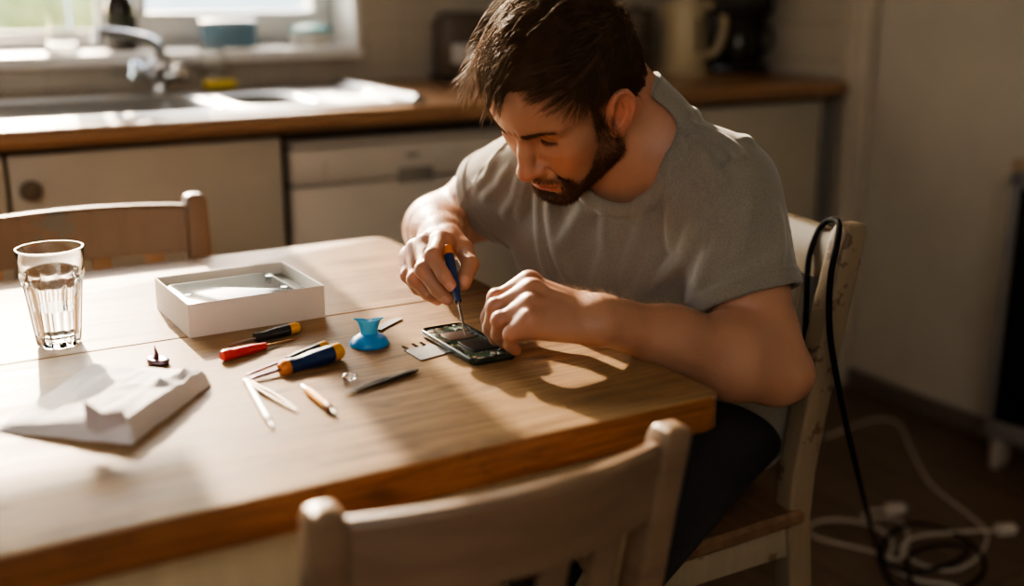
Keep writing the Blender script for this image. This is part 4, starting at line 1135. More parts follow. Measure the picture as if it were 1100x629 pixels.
def head_l(p):
    a = np.abs(p[:,1]); pm = np.stack([p[:,0],a,p[:,2]],1)          # mirrored
    d = ell(p, (-.004,0,.036), (.097,.0765,.082))
    d = smin(d, ell(p, (.036,0,.034), (.058,.064,.052)), .03)
    d = smin(d, ell(p, (-.035,0,-.005), (.058,.066,.062)), .03)
    d = smin(d, ell(p, (.040,0,-.034), (.052,.057,.072)), .025)
    jaw = smin(rcone(pm, (.004,.050,-.050), (.014,.051,-.074), .016, .0145), rcone(pm, (.014,.051,-.074), (.078,.015,-.100), .0145, .0155), .012)
    d = smin(d, jaw, .028)
    d = smin(d, ell(p, (.083,0,-.100), (.0150,.021,.0150)), .018)
    d = smin(d, ell(pm, (.060,.045,-.024), (.022,.019,.017)), .022)         # cheekbone
    d = smin(d, ell(pm, (.066,.030,-.050), (.020,.022,.026)), .02)
    d = smin(d, ell(p, (.079,0,-.072), (.0235,.030,.026)), .016)           # muzzle
    d = smin(d, rcone(pm, (.0865,.010,.0175), (.0700,.047,.0195), .0105, .0085), .014)   # brow ridge
    # eye sockets
    d = smax(d, -ell(pm, (.0955,.031,-.0015), (.0165,.0190,.0125)), .012)
    d = smax(d, -ell(pm, (.0965,.0185,-.004), (.0110,.0075,.0115)), .010)
    # nose
    n = rcone(p, (.0850,0,.0060), (.0985,0,-.018), .0082, .0085)
    n = smin(n, rcone(p, (.0985,0,-.018), (.1090,0,-.0400), .0085, .0112), .008)
    n = smin(n, sph(p, (.1100,0,-.0415), .0112), .006)
    n = smin(n, ell(pm, (.0965,.0120,-.0445), (.0115,.0078,.0085)), .007)
    n = smin(n, rcone(p, (.106,0,-.050), (.0965,0,-.0560), .0045, .005), .006)
    d = smin(d, n, .009)
    d = smax(d, -ell(pm, (.1030,.0070,-.0525), (.0062,.0034,.0040)), .003)   # nostrils
    d = smax(d, -rcone(p, (.1045,0,-.0585), (.1060,0,-.0655), .0022, .0026), .004)   # philtrum
    # lips
    up = smin(rcone(pm, (.0990,.0,-.0705), (.0960,.012,-.0712), .0052, .0046), rcone(pm, (.0960,.012,-.0712), (.0860,.0245,-.0755), .0046, .0022), .004)
    lo_ = smin(rcone(pm, (.0975,.0,-.0800), (.0940,.012,-.0797), .0058, .0052), rcone(pm, (.0940,.012,-.0797), (.0855,.0235,-.0762), .0052, .0022), .004)
    d = smin(d, up, .004); d = smin(d, lo_, .0045)
    ml = smin(rcone(pm, (.1050,.0,-.0752), (.1000,.012,-.0757), .0014, .0014), rcone(pm, (.1000,.012,-.0757), (.0880,.0255,-.0768), .0014, .0010), .003)
    d = smax(d, -ml, .003)
    d = smax(d, -rcone(pm, (.1010,.0,-.0900), (.0950,.012,-.0890), .0042, .0030), .008)   # under-lip hollow
    # naso-labial fold
    nl = rcone(pm, (.0940,.0200,-.046), (.0835,.0330,-.074), .0020, .0018); d = smax(d, -nl, .006)
    # brow furrow
    fr = rcone(pm, (.0990,.0048,.014), (.0985,.0058,.026), .0008, .0006); d = smax(d, -fr, .004)
    for zf in (.042,.054):
        fr = rcone(pm, (.0965-.12*(zf-.042),.0,zf), (.0850-.12*(zf-.042),.032,zf+.003), .0008, .0006); d = smax(d, -fr, .004)
    # eyeballs under lowered lids
    e = sph(pm, (.0695,.0310,.0015), .0128)
    lid = sph(pm, (.0695,.0310,.0015), .0140)
    d = smin(d, np.where(pm[:,2] > -.0050, lid, e), .0035)
    cr = rcone(pm, (.0800,.0205,.0080), (.0835,.0310,.0100), .0010, .0010); cr = np.minimum(cr, rcone(pm, (.0835,.0310,.0100), (.0760,.0435,.0075), .0010, .0010))
    d = smax(d, -cr, .0025)
    d = smax(d, -rcone(pm, (.0815,.0240,-.0065), (.0800,.0400,-.0060), .0010, .0009), .002)       # lid slit
    d = smin(d, rcone(pm, (.0820,.0220,-.0115), (.0770,.0420,-.0105), .0030, .0028), .005)       # lower lid bag
    d = smin(d, ear(p, 1), .004); d = smin(d, ear(p, -1), .004)
    return d
HEAD_C = hl2w((.008,0,-.002))
def head(p): return head_l(w2hl(p).astype(f4))

# ---- joints
shL = atd(771,202,1.435); shR = atd(573,190,1.63)
elL = atd(833,398,1.395); elR = atd(469,243,1.775)
wrL = atd(650,343,1.292); wrR = atd(473,252,1.515)
LAT = shL-shR; LAT /= np.linalg.norm(LAT)
C7 = hl2w((-.076,0,-.100)); 
mid = (shL+shR)/2
hip = V(1.045,1.300,.555)
TUP = (mid-hip)/np.linalg.norm(mid-hip)
TF = np.cross(LAT, TUP); TF /= np.linalg.norm(TF)
if TF[0] > 0: TF = -TF
TL = np.cross(TUP, TF); 
if TL@LAT < 0: TL = -TL
TR = np.stack([TF,TL,TUP],1)               # torso axes: forward, left, up
def tp_(f,l,u): return hip+TR@np.array([f,l,u],float)
TLEN = np.linalg.norm(mid-hip)

fingL = dict(index=[(569,303,1.315),(533,320,1.325),(524,340,1.335),(525,355,1.338)],
             middle=[(572,312,1.292),(532,330,1.302),(527,350,1.318),(532,364,1.328)],
             ring=[(571,328,1.275),(537,344,1.283),(535,359,1.300),(541,368,1.312)],
             pinky=[(570,344,1.262),(549,359,1.266),(548,370,1.278),(554,376,1.288)])
thuL = [(628,325,1.33),(592,325,1.375),(560,346,1.375),(545,362,1.352)]
fingR = dict(index=[(475,259,1.428),(465,275,1.386),(477,296,1.374),(485,307,1.374)],
             middle=[(458,262,1.437),(455,290,1.392),(469,310,1.388),(480,321,1.388)],
             ring=[(447,268,1.450),(446,300,1.418),(459,315,1.420),(470,322,1.426)],
             pinky=[(440,276,1.468),(438,296,1.446),(448,310,1.446),(458,316,1.450)])
thuR = [(484,254,1.475),(497,268,1.452),(505,284,1.420),(498,304,1.402)]
J = lambda L: [atd(*q) for q in L]
def hand_fn(wr, fing, thumb, el, sc=1.0):
    F = {k: J(v) for k, v in fing.items()}; T = J(thumb); order = ['index','middle','ring','pinky']
    mc = [F[k][0] for k in order]
    ac = (mc[0]-mc[3]); ac = ac/np.linalg.norm(ac)                       # pinky -> index
    dr = (np.mean(mc,axis=0)-wr); dr = dr/np.linalg.norm(dr)
    dor = np.cross(ac, dr); 
    dor /= np.linalg.norm(dor)
    if dor@(np.mean([F[k][2] for k in order],axis=0)-np.mean(mc,axis=0)) > 0: dor = -dor   # dorsal side, away from curled tips
    R0 = dict(index=(.0112,.0098,.0086,.0074), middle=(.0115,.0100,.0088,.0076), ring=(.0110,.0095,.0084,.0072), pinky=(.0100,.0084,.0074,.0064))
    def fn(p):
        palm = []
        for i, k in enumerate(order):
            m = F[k][0]; base = wr+ac*(.017-.0113*i)*1.0+dr*.006
            palm.append(rcone(p, base-dor*.003, m-dor*.004, .0140, .0128, dor, .95))
        d = smins(palm, .016)
        # thenar and hypothenar pads
        d = smin(d, rcone(p, wr+ac*.012-dor*.010+dr*.012, T[1]-dor*.002, .0150, .0120), .016)
        d = smin(d, rcone(p, wr-ac*.014-dor*.010+dr*.014, F['pinky'][0]-dor*.008-dr*.008, .0135, .0125), .014)
        fs = None
        for k in order:
            A = F[k]; r = R0[k]
            f = rcone(p, A[0]-dor*.002, A[1], r[0], r[1]); f = smin(f, rcone(p, A[1], A[2], r[1]*.97, r[2]), .004)
            f = smin(f, rcone(p, A[2], A[3], r[2]*.98, r[3]), .003)
            f = smin(f, sph(p, A[1]+dor*.0012, r[1]*1.03), .004)
            # knuckle and tendon
            d = smin(d, ell(p, A[0]+dor*.0035, (.0092,.0092,.0092)), .008)
            d = smin(d, rcone(p, A[0]+dor*.0055, wr+ac*.004+dor*.006+dr*.02, .0042, .0020), .008)
            d = smin(d, rcone(p, A[0]-dor*.005, A[0]+(A[1]-A[0])*.36-dor*.004, .0118, .0098), .012)
            fs = f if fs is None else smin(fs, f, .0022)
        d = smin(d, fs, .009)
        t = rcone(p, T[0], T[1], .0145, .0125); t = smin(t, rcone(p, T[1], T[2], .0122, .0110), .005); t = smin(t, rcone(p, T[2], T[3], .0110, .0092), .004)
        d = smin(d, t, .007)
        return d
    return fn, F, T, dor, ac, dr
hL_fn, FL, TLh, dorL, acL, drL = hand_fn(wrL, fingL, thuL, elL)
hR_fn, FR, TRh, dorR, acR, drR = hand_fn(wrR, fingR, thuR, elR)
hLc = np.mean([FL[k][1] for k in FL]+[wrL],axis=0); hRc = np.mean([FR[k][1] for k in FR]+[wrR],axis=0)
def arm_fn(sh, el, wr, dor, side):
    ua = (el-sh)/np.linalg.norm(el-sh); fa = (wr-el)/np.linalg.norm(wr-el)
    bn = np.cross(ua, fa); bn /= np.linalg.norm(bn)
    inner = np.cross(bn, ua)                       # toward the flexor side
    if inner@fa < 0: inner = -inner
    lat = np.cross(fa, bn)
    if lat@ua > 0: lat = -lat
    def upper(p):
        d = rcone(p, sh, sh+(el-sh)*.30, .0525, .051)
        d = smin(d, rcone(p, sh+(el-sh)*.25, el, .052, .0395), .03)
        return smin(d, ell(p, sh+(el-sh)*.50+inner*.012, (.047,.047,.047)), .03)
    def fn(p):
        d = upper(p)
        m1 = el+(wr-el)*.26; m2 = el+(wr-el)*.62
        d = smin(d, rcone(p, el, m1, .0400, .0450, bn, .98), .02)
        d = smin(d, rcone(p, m1, m2, .0450, .0350, bn, .95), .03)
        d = smin(d, rcone(p, m2, wr, .0345, .0265), .03)
        d = smin(d, rcone(p, wr-fa*.03, wr+fa*.004, .0275, .0262, dor, .80), .012)
        d = smin(d, ell(p, el-inner*.024+ua*.010, (.021,.021,.021)), .024)       # point of the elbow
        d = smin(d, rcone(p, el+lat*.018-ua*.03, el+(wr-el)*.30+lat*.010, .022, .030), .03)
        return d
    return fn, upper
aL_fn, uL_fn = arm_fn(shL, elL, wrL, dorL, 1); aR_fn, uR_fn = arm_fn(shR, elR, wrR, dorR, -1)
def bnd(pts, extra):
    pts = np.array(pts); c = (pts.min(0)+pts.max(0))/2; return c, np.linalg.norm(pts-c,axis=1).max()+extra
neck0 = hl2w((-.040,0,-.045)); neck1 = C7+TF*.030-np.array([0,0,.020])
throat0 = hl2w((-.012,0,-.070)); throat1 = mid+TF*.018+TUP*.010
def torso_core(p, infl=0.0):
    d = ell(p, tp_(.006,0,TLEN-.155), (.098,.155,.185), TR)
    d = smin(d, ell(p, tp_(-.008,0,.17), (.094,.145,.15), TR), .06)
    d = smin(d, ell(p, tp_(-.010,0,.02), (.104,.165,.115), TR), .06)
    for s, sh in ((1,shL),(-1,shR)):
        d = smin(d, rcone(p, C7+TF*.02-np.array([0,0,.03]), sh-TUP*.012, .056, .058), .05)
        d = smin(d, ell(p, tp_(.060,s*.068,TLEN-.110), (.036,.078,.062), TR), .05)          # chest
        d = smin(d, ell(p, tp_(-.070,s*.075,TLEN-.115), (.050,.085,.110), TR), .05)          # shoulder blade
    return d
def neck_fn(p):
    d = rcone(p, neck0, neck1, .0530, .0590)
    d = smin(d, rcone(p, throat0, throat1, .034, .036), .03)
    for s in (-1,1):
        d = smin(d, rcone(p, hl2w((-.026,s*.054,-.045)), mid+TF*.030+TL*(s*.022)+TUP*.020, .0145, .011), .02)
        d = smin(d, rcone(p, hl2w((-.060,s*.028,-.050)), C7+TL*(s*.075)+TF*.01-np.array([0,0,.028]), .036, .034), .035)
    return d
hipL = tp_(.0,.085,-.01); hipR = tp_(0,-.085,-.01)
knL = V(.690,1.000,.490); knR = V(.600,1.400,.500)
anL = V(.690,.985,.085); anR = V(.560,1.410,.085)
def legs(p, i=0.0):
    d = None
    for h_, k_, a_ in ((hipL,knL,anL),(hipR,knR,anR)):
        l = rcone(p, h_, k_, .080+i, .056+i*.9); l = smin(l, rcone(p, k_, k_+(a_-k_)*.35, .054+i, .053+i), .02); l = smin(l, rcone(p, k_+(a_-k_)*.35, a_, .053+i, .036+i*1.4), .02)
        d = l if d is None else smin(d, l, .02)
    return d
def feet(p, i=0.0):
    d = None
    for a_ in (anL, anR):
        t = a_+V(-.155,-.02,-.048); l = rcone(p, a_+V(.03,0,-.045), t, .036+i, .028+i, (0,0,1), .9); l = smin(l, rcone(p, a_, a_+V(-.05,-.005,-.035), .036+i, .034+i), .03)
        d = l if d is None else np.minimum(d, l)
    return d
cT, rT = bnd([tp_(0,.2,TLEN+.05),tp_(0,-.2,-.1),tp_(.1,0,-.1),C7], .12)
cN, rN = bnd([neck0,neck1,throat1,mid], .12)
cAL, rAL = bnd([shL,elL,wrL], .075); cAR, rAR = bnd([shR,elR,wrR], .075)
cLg, rLg = bnd([hipL,hipR,knL,knR,anL,anR], .12)
def body(p):
    d = grouped(p, torso_core, cT, rT)
    d = smin(d, grouped(p, neck_fn, cN, rN), .030)
    d = smin(d, grouped(p, head, HEAD_C, .175), .009)
    d = smin(d, grouped(p, aL_fn, cAL, rAL), .030)
    d = smin(d, grouped(p, aR_fn, cAR, rAR), .030)
    d = smin(d, grouped(p, hL_fn, hLc, .15), .014)
    d = smin(d, grouped(p, hR_fn, hRc, .15), .014)
    d = smin(d, grouped(p, lambda q: smin(legs(q), feet(q), .02), cLg, rLg), .03)
    return d

# ---- material colours on the body
def fbm(P, s, seed=0.0):
    return np.array([mnoise.noise(Vector((x*s+seed,y*s,z*s))) for x,y,z in P])
BH = .0019
bV, bF = sdf_mesh(body, (.40,.85,0.0), (1.25,1.75,1.24), BH)
HLc = w2hl(bV); isH = np.linalg.norm(HLc-np.array([.008,0,-.01]),axis=1) < .150
C = np.tile(np.array([.40,.215,.140]), (len(bV),1))
def blend(mask, colr, k=1.0):
    m = np.clip(mask,0,1)[:,None]*k; C[:] = C*(1-m)+np.array(colr)*m
h = HLc; ab = np.abs(h[:,1])
# reddening: cheeks, nose, ears, knuckles, elbows
blend(isH*np.exp(-((h[:,0]-.07)/.025)**2-((ab-.042)/.022)**2-((h[:,2]+.035)/.022)**2), (.50,.195,.125), .55)
blend(isH*np.exp(-((h[:,0]-.110)/.018)**2-(ab/.016)**2-((h[:,2]+.042)/.014)**2), (.50,.18,.115), .55)
blend(isH*smooth01(.068,.076,ab)*smooth01(-.055,-.04,h[:,2])*smooth01(.03,.0,h[:,2])*(h[:,0]<.030), (.52,.18,.115), .6)
for FF in (FL, FR):
    for k in FF:
        for j, rr_ in ((0,.014),(1,.012)):
            blend(np.exp(-(((bV-FF[k][j])**2).sum(1))/rr_**2), (.50,.19,.12), .55)
        blend(np.exp(-(((bV-FF[k][3])**2).sum(1))/.010**2), (.54,.23,.155), .55)
# lips
lm = isH*np.exp(-((h[:,2]+.0758)/.0065)**4)*smooth01(.027,.020,ab)*smooth01(.088,.093,h[:,0]+ab*.25)
blend(lm, (.42,.135,.105), .75)
blend(isH*np.exp(-((h[:,2]+.0757)/.0013)**2)*smooth01(.027,.022,ab)*(h[:,0]>.084), (.10,.03,.025), .8)
# beard zone
def beard_mask(h):
    ab = np.abs(h[:,1]); f, u = h[:,0], h[:,2]
    upper = -.040-.045*smooth01(.030,.085,f)                  # cheek line drops toward the mouth
    cheek = smooth01(0,-.012,u-upper)*smooth01(.004-.25*np.minimum(u+.05,0)*-1,.016,f)
    side = smooth01(.014,.020,f)*smooth01(.042,.032,f)*(ab>.045)*smooth01(.012,-.02,u)    # sideburn strip
    m = np.maximum(cheek*(f < .115), side)
    must = np.exp(-((u+.0640+.10*np.maximum(ab-.012,0))/.0058)**2)*smooth01(.040,.032,ab)*(f>.072)
    conn = np.exp(-((ab-.0335)/.0065)**2)*smooth01(-.058,-.066,u)*(f>.06); must = np.maximum(must, conn)
    chin = smooth01(-.084,-.090,u)*(f>.06)
    m = np.maximum(np.maximum(m, must), chin)
    lips = np.exp(-((u+.0755)/.0075)**4)*smooth01(.029,.022,ab)*(f>.080)
    m = m*(1-lips)
    soul = np.exp(-((u+.088)/.004)**2)*(ab<.012)*(f>.08); m = np.maximum(m, soul*.9)
    nose = (f>.090)*smooth01(-.058,-.054,u)
    m = m*(1-nose)
    m = m*(.55+.45*smooth01(-.045,-.085,u))
    m = m*smooth01(-.150,-.118,u+.35*np.minimum(f-.0,0))      # fades on the neck
    m = m*(1-smooth01(-.112,-.120,u)*smooth01(.07,.04,f))
    return np.clip(m,0,1)
idx = np.where(isH)[0]
hd_ = np.full(len(bV),9.0); hd_[idx] = np.abs(chunked(head_l, h[idx])); onhead = smooth01(.0032,.0012,hd_)
bm_ = np.zeros(len(bV)); bm_[idx] = beard_mask(h[idx])
bm_ *= onhead
blend(bm_, (.095,.052,.033), .78)
def scalp_mask(h):
    f, ab, u = h[:,0], np.abs(h[:,1]), h[:,2]
    ang = ab/.075
    line = .083-.010*smooth01(.35,.85,ang)                       # front hairline height
    front = smooth01(line-.006, line+.004, u+0*f)
    sidef = .050-.016*smooth01(.055,.02,u)                     # forward limit of the side hair
    back = smooth01(sidef+.004, sidef-.004, f)
    low = np.where(f > .014, -.026, np.where(f > -.05, .014-.064*smooth01(-.008,-.042,f), -.050))
    sd = back*smooth01(low-.006, low+.006, u)
    nearear = (f<.024)*(f>-.022)*(u<.013)*(u>-.07)*(ab>.062)
    m = np.maximum(front, sd)*(1-nearear)
    return np.clip(m,0,1)
sm_ = np.zeros(len(bV)); sm_[idx] = scalp_mask(h[idx])
sm_ *= onhead
blend(sm_, (.060,.034,.020), .9)
# brows
def brow_mask(h):
    f, ab, u = h[:,0], np.abs(h[:,1]), h[:,2]
    t = np.clip((ab-.010)/.042,0,1); c = .0150+.0060*np.sin(t*2.4); wdt = .0040*(1-.6*t)
    return np.exp(-((u-c)/wdt)**4)*smooth01(.008,.013,ab)*smooth01(.055,.048,ab)*(f>.055)
br_ = np.zeros(len(bV)); br_[idx] = brow_mask(h[idx]); blend(br_, (.15,.078,.05), .45)
# lash line and lid shading
ls = isH*np.exp(-((h[:,2]+.0063)/.0016)**2)*smooth01(.016,.021,ab)*smooth01(.046,.041,ab)*(h[:,0]>.070)
blend(ls, (.03,.018,.014), .9)
blend(isH*np.exp(-((h[:,2]+.003)/.010)**2-((ab-.031)/.015)**2)*(h[:,0]>.06), (.36,.15,.10), .35)
# finger nails
def nail(tip, prev, dor):
    ax = tip-prev; ax = ax/np.linalg.norm(ax); n = dor-ax*(dor@ax); n = n/np.linalg.norm(n)
    c = tip+n*.0066+ax*.001
    q = bV-c; a = q@ax; b = q@np.cross(ax,n); e = q@n
    blend(np.clip(1.6-((a/.0062)**4+(b/.0052)**4),0,1)*(e>-.0030), (.60,.33,.25), .7)
def skin_mat():
    t = NT('skin'); at = t.new('ShaderNodeAttribute'); at.attribute_name = 'tint'
    n = t.noise(t.co(), 130, 4); n2 = t.noise(t.co(), 26, 3)
    c = t.mix(.35, at.outputs['Color'], t.ramp(n2, [(.3,(.80,.72,.68)),(.7,(1,1,1))]), 'MULTIPLY')
    t.base(c); t.p(Roughness=.46, Specular_IOR_Level=.4)
    b = t.b; b.inputs['Subsurface Weight'].default_value = .12; b.inputs['Subsurface Radius'].default_value = (.010,.0035,.0018); b.inputs['Subsurface Scale'].default_value = .6
    t.bump(n, .10, .0006); return t.m
m_skin = skin_mat()
# nails
for FF, dr_ in ((FL,dorL),(FR,dorR)):
    for k in FF:
        ax = FF[k][3]-FF[k][2]; out = (FF[k][2]-FF[k][1]); 
        nn = (FF[k][1]-FF[k][0]); n_ = nn-ax*(nn@ax)/(ax@ax); n_ = n_/np.linalg.norm(n_)
        nail(FF[k][3], FF[k][2], n_)
nail(TRh[3], TRh[2], np.array(UPV)*.3-np.array(FWD)); nail(TLh[3], TLh[2], np.array(UPV))
man = thing('person', 'bearded man in grey t-shirt bent over an opened phone at the table', 'person', (.95,1.27,0))
me = np_mesh('body', bV, bF); set_col(me, 'tint', C)
body_o = finish('body', me, m_skin, man, world=True, smooth=180)

# ---- t-shirt
def sl_cut(sh, el, t): 
    ax = (el-sh)/np.linalg.norm(el-sh); return sh+(el-sh)*t, ax
slL, axL = sl_cut(shL, elL, .60); slR, axR = sl_cut(shR, elR, .40)
def raymarch(fn, px, py, d0=.9, d1=2.4):
    r = ray(px,py); t = d0
    for _ in range(160):
        q = (CAM+r*t)[None].astype(f4); d = float(fn(q)[0])
        if d < .0006: break
        t += max(d*.7,.0008)
        if t > d1: break
    return CAM+r*t
ncut0 = atd(664,148,1.452); ncut1 = hl2w((-.004,0,-.035))

ndir = (ncut1-ncut0)/np.linalg.norm(ncut1-ncut0)
folds = []
def shirt_base(p):
    d = grouped(p, torso_core, cT, rT)-.009
    # cloth hangs from the chest and shoulder blades
    d = smin(d, grouped(p, lambda q: ell(q, tp_(-.002,0,.20), (.108,.166,.24), TR), tp_(.0,0,.20), .26), .06)
    d = smin(d, grouped(p, lambda q: ell(q, tp_(-.010,0,.005), (.128,.186,.15), TR), tp_(0,0,.02), .22), .05)
    for sh, el, t in ((shL,elL,.62),(shR,elR,.46)):
        e = sh+(el-sh)*(t+.12)
        s = rcone(p, sh+(el-sh)*.02, sh+(el-sh)*.30, .0600, .0615); s = smin(s, rcone(p, sh+(el-sh)*.3, e, .0615, .0620), .02)
        d = smin(d, s, .045)
    tb = grouped(p, torso_core, cT, rT); tb = smin(smin(tb, grouped(p, uL_fn, cAL, rAL), .03), grouped(p, uR_fn, cAR, rAR), .03)-.0085
    d = smin(d, tb, .008)
    nk_ = grouped(p, neck_fn, cN, rN)-.0065; pl_ = ((p-ncut0.astype(f4))@ndir.astype(f4))-.012
    d = smin(d, np.maximum(nk_, pl_), .012)
    return d
def wrinkle(p, base):
    d = base
    for a, b, amp, wd in folds:
        a = np.asarray(a,f4); b = np.asarray(b,f4); ba = b-a; L2 = float(ba@ba); pa = p-a
        t = np.clip((pa@ba)/L2,0,1); q = pa-t[:,None]*ba; r2 = (q*q).sum(1)
        d = d-amp*np.sin(np.clip(t*.86+.07,0,1)*PI)**.7*np.exp(-r2/(wd*wd))
    return d
def shirt_outer(p):
    b = shirt_base(p); b0 = b.copy(); m = np.abs(b) < .03
    if m.any():
        b[m] = wrinkle(p[m], b[m])
        q = p[m]; nk = rcone(q, ncut0-ndir*.02, ncut1+ndir*.25, .0760, .0840)
        b[m] = b[m]+.0022*np.exp(-((nk-.0175)/.0016)**2)-.0012*np.exp(-((nk-.008)/.007)**4)
    return b, b0
def cutters(p):
    c = -((p-slL.astype(f4))@axL.astype(f4)); inL = rcone(p, shL, elL, .095, .085)
    kL = np.maximum(c, inL)                   # <0 : beyond the left hem, near the arm
    c = -((p-slR.astype(f4))@axR.astype(f4)); inR = rcone(p, shR, elR, .095, .085)
    kR = np.maximum(c, inR)
    hem = (p@TUP.astype(f4)-float((hip-TUP*.105)@TUP))
    nk = rcone(p, ncut0-ndir*.02, ncut1+ndir*.25, .0760, .0840)
    return kL, kR, hem, nk
def shirt(p):
    d, d0 = shirt_outer(p); s = np.maximum(d, -(d0+.0062))
    kL, kR, hem, nk = cutters(p)
    kL = np.maximum(kL, 0*kL-1); 
    s = np.maximum(s, -kL)*1.0; s = np.maximum(s, -kR); s = np.maximum(s, -hem); s = np.maximum(s, -nk)
    col_ = np.sqrt((d+.001)**2+np.minimum(nk-.006,0)**2*0+(np.maximum(np.abs(nk-.008)-.0075,0))**2)-.0030     # ribbed neck band
    s = smin(s, col_, .0015)
    for c_, ax_, sh_, el_ in ((slL,axL,shL,elL),(slR,axR,shR,elR)):                       # stitched sleeve hems
        q = (p-c_.astype(f4))@ax_.astype(f4); near = rcone(p, sh_, el_, .09, .08)
        hb = np.sqrt((d+.0012)**2+np.maximum(np.abs(q+.008)-.008,0)**2)-.0030
        s = np.minimum(s, np.maximum(hb, near))
    return s
def F_(pl, amp, wd):
    P = [raymarch(shirt_base, *q) for q in pl]
    for a, b in zip(P[:-1], P[1:]): folds.append((a, b, amp, wd))
FOLDS = [
 # near shoulder, radiating from the collar
 ([(738,122),(770,131),(805,152)], 0.0097, .0075), ([(740,134),(768,145),(796,166)], 0.0097, .0075), ([(735,146),(757,165),(775,195)], 0.0090, .008), ([(752,150),(780,170)], 0.0075, .006), ([(746,122),(775,132),(800,150)], 0.0090, .007),
 ([(715,170),(725,215),(722,262)], .0055, .011), ([(690,205),(688,250),(672,300)], .0055, .011), ([(650,222),(652,270),(640,315)], .0050, .011),
 ([(630,222),(615,245),(600,268)], .0060, .012), ([(590,215),(596,255),(612,300)], .0065, .011), ([(578,205),(580,250),(590,295)], .0050, .010),
 ([(755,235),(735,275),(700,310)], .0065, .012), ([(768,262),(752,300),(742,328)], .0055, .010), ([(702,270),(690,300),(672,330)], .0050, .010),
 # near sleeve
 ([(808,205),(800,250),(790,285)], .0042, .010), ([(835,225),(838,265),(832,290)], .0040, .010), ([(785,300),(805,290),(830,278)], .0040, .009),
 # far sleeve
 ([(545,182),(535,200),(520,212)], .0050, .008), ([(560,188),(554,212),(542,230)], .0055, .008), ([(567,190),(563,212),(556,230)], .0050, .008), ([(532,170),(522,190),(510,202)], .0040, .008),
]
for pl, amp, wd in FOLDS: F_(pl, amp*2.0, wd*.9)

# seam line round the near armhole: a fine groove
seam = [raymarch(shirt_base, *q) for q in [(812,148),(790,163),(770,190),(758,222),(757,255),(766,285)]]
for a, b in zip(seam[:-1], seam[1:]): folds.append((a, b, -.0034, .0040))
tV, tF = sdf_mesh(shirt, (.50,.85,.42), (1.25,1.75,1.14), .0021, 2.2)
me = np_mesh('t_shirt', tV, tF)
def shirt_mat():
    t = NT('grey_marl_jersey'); n = t.noise(t.co(scale=(1,1,2.2)), 520, 2); n2 = t.noise(t.co(), 900, 1); b = t.noise(t.co(), 16, 4)
    c = t.ramp(n, [(.32,(.165,.153,.130)),(.5,(.205,.192,.165)),(.68,(.240,.225,.195))])
    t.base(c); t.p(Roughness=.85, Specular_IOR_Level=.2)
    t.b.inputs['Sheen Weight'].default_value = .35; t.b.inputs['Sheen Roughness'].default_value = .5
    t.bump(t.math('ADD', t.math('MULTIPLY', n2, .25), t.math('MULTIPLY', b, 1.2)), .30, .004); return t.m
finish('t_shirt', me, shirt_mat(), man, world=True, smooth=180)

# ---- trousers and shoes
def trousers(p):
    d = smin(legs(p, .012), grouped(p, lambda q: ell(q, tp_(-.005,0,.0), (.122,.172,.095), TR), tp_(0,0,0), .2), .04)
    pn = V(.30,0,.954); d = np.maximum(d, (p@pn.astype(f4))-float((hip+TUP*.085)@pn))
    return np.maximum(d, .055-p[:,2])
pV, pF = sdf_mesh(trousers, (.40,.82,.02), (1.25,1.6,.70), .005)
finish('trousers', np_mesh('trousers', pV, pF), simple('dark_navy_denim', (.010,.012,.018), .8, var=.3, scale=300), man, world=True, smooth=180)
for a_ in (anL, anR):
    def shoe(p):
        t = a_+V(-.155,-.02,-.048); l = rcone(p, a_+V(.03,0,-.045), t, .042, .034, (0,0,1), .9); l = smin(l, rcone(p, a_, a_+V(-.05,-.005,-.035), .045, .04), .03)
        return np.maximum(np.maximum(l, p[:,2]-.095), .001-p[:,2])
    sV, sF = sdf_mesh(shoe, a_+V(-.25,-.1,-.09), a_+V(.12,.1,.05), .004)
    finish('shoe', np_mesh('shoe', sV, sF), m_black, man, world=True, smooth=60)

# ---- hair
rs = np.random.RandomState(3)
scalp = lambda q: head_cap(q)
def head_cap(p):      # smooth skull used to keep strands outside
    d = ell(p, (-.004,0,.036), (.097,.0765,.082)); d = smin(d, ell(p, (.036,0,.034), (.058,.064,.052)), .03)
    d = smin(d, ell(p, (-.035,0,-.005), (.058,.066,.062)), .03); return smin(d, ell(p, (.040,0,-.034), (.052,.057,.072)), .025)
def ggrad(fn, P, e=.0008):
    P = P.astype(f4); g = np.stack([fn(P+np.eye(3,dtype=f4)[i]*e)-fn(P-np.eye(3,dtype=f4)[i]*e) for i in range(3)],1)
    return g/np.maximum(np.linalg.norm(g,axis=1,keepdims=True),1e-9)
def strands(roots, N, dirs_fn, L, steps, r0, r1, layer, start=None):
    """roots (n,3) local; returns verts, quads"""
    n = len(roots); P = [roots]; p = roots.copy(); d = N.copy() if start is None else start/np.linalg.norm(start,axis=1,keepdims=True)
    for i in range(steps):
        t = (i+1)/steps
        d = dirs_fn(p, d, t); d /= np.maximum(np.linalg.norm(d,axis=1,keepdims=True),1e-9)
        p = p+d*(L/steps)[:,None]
        sd = head_cap(p.astype(f4)); want = layer*np.minimum(1,t*2.2)+.0006
        g = ggrad(head_cap, p); lack = np.maximum(want-sd,0)
        p = p+g*lack[:,None]
        p = p-g*(.62*np.maximum(sd-want,0)*smooth01(.055,.085,p[:,2]))[:,None]
        P.append(p)
    return np.stack(P,1)
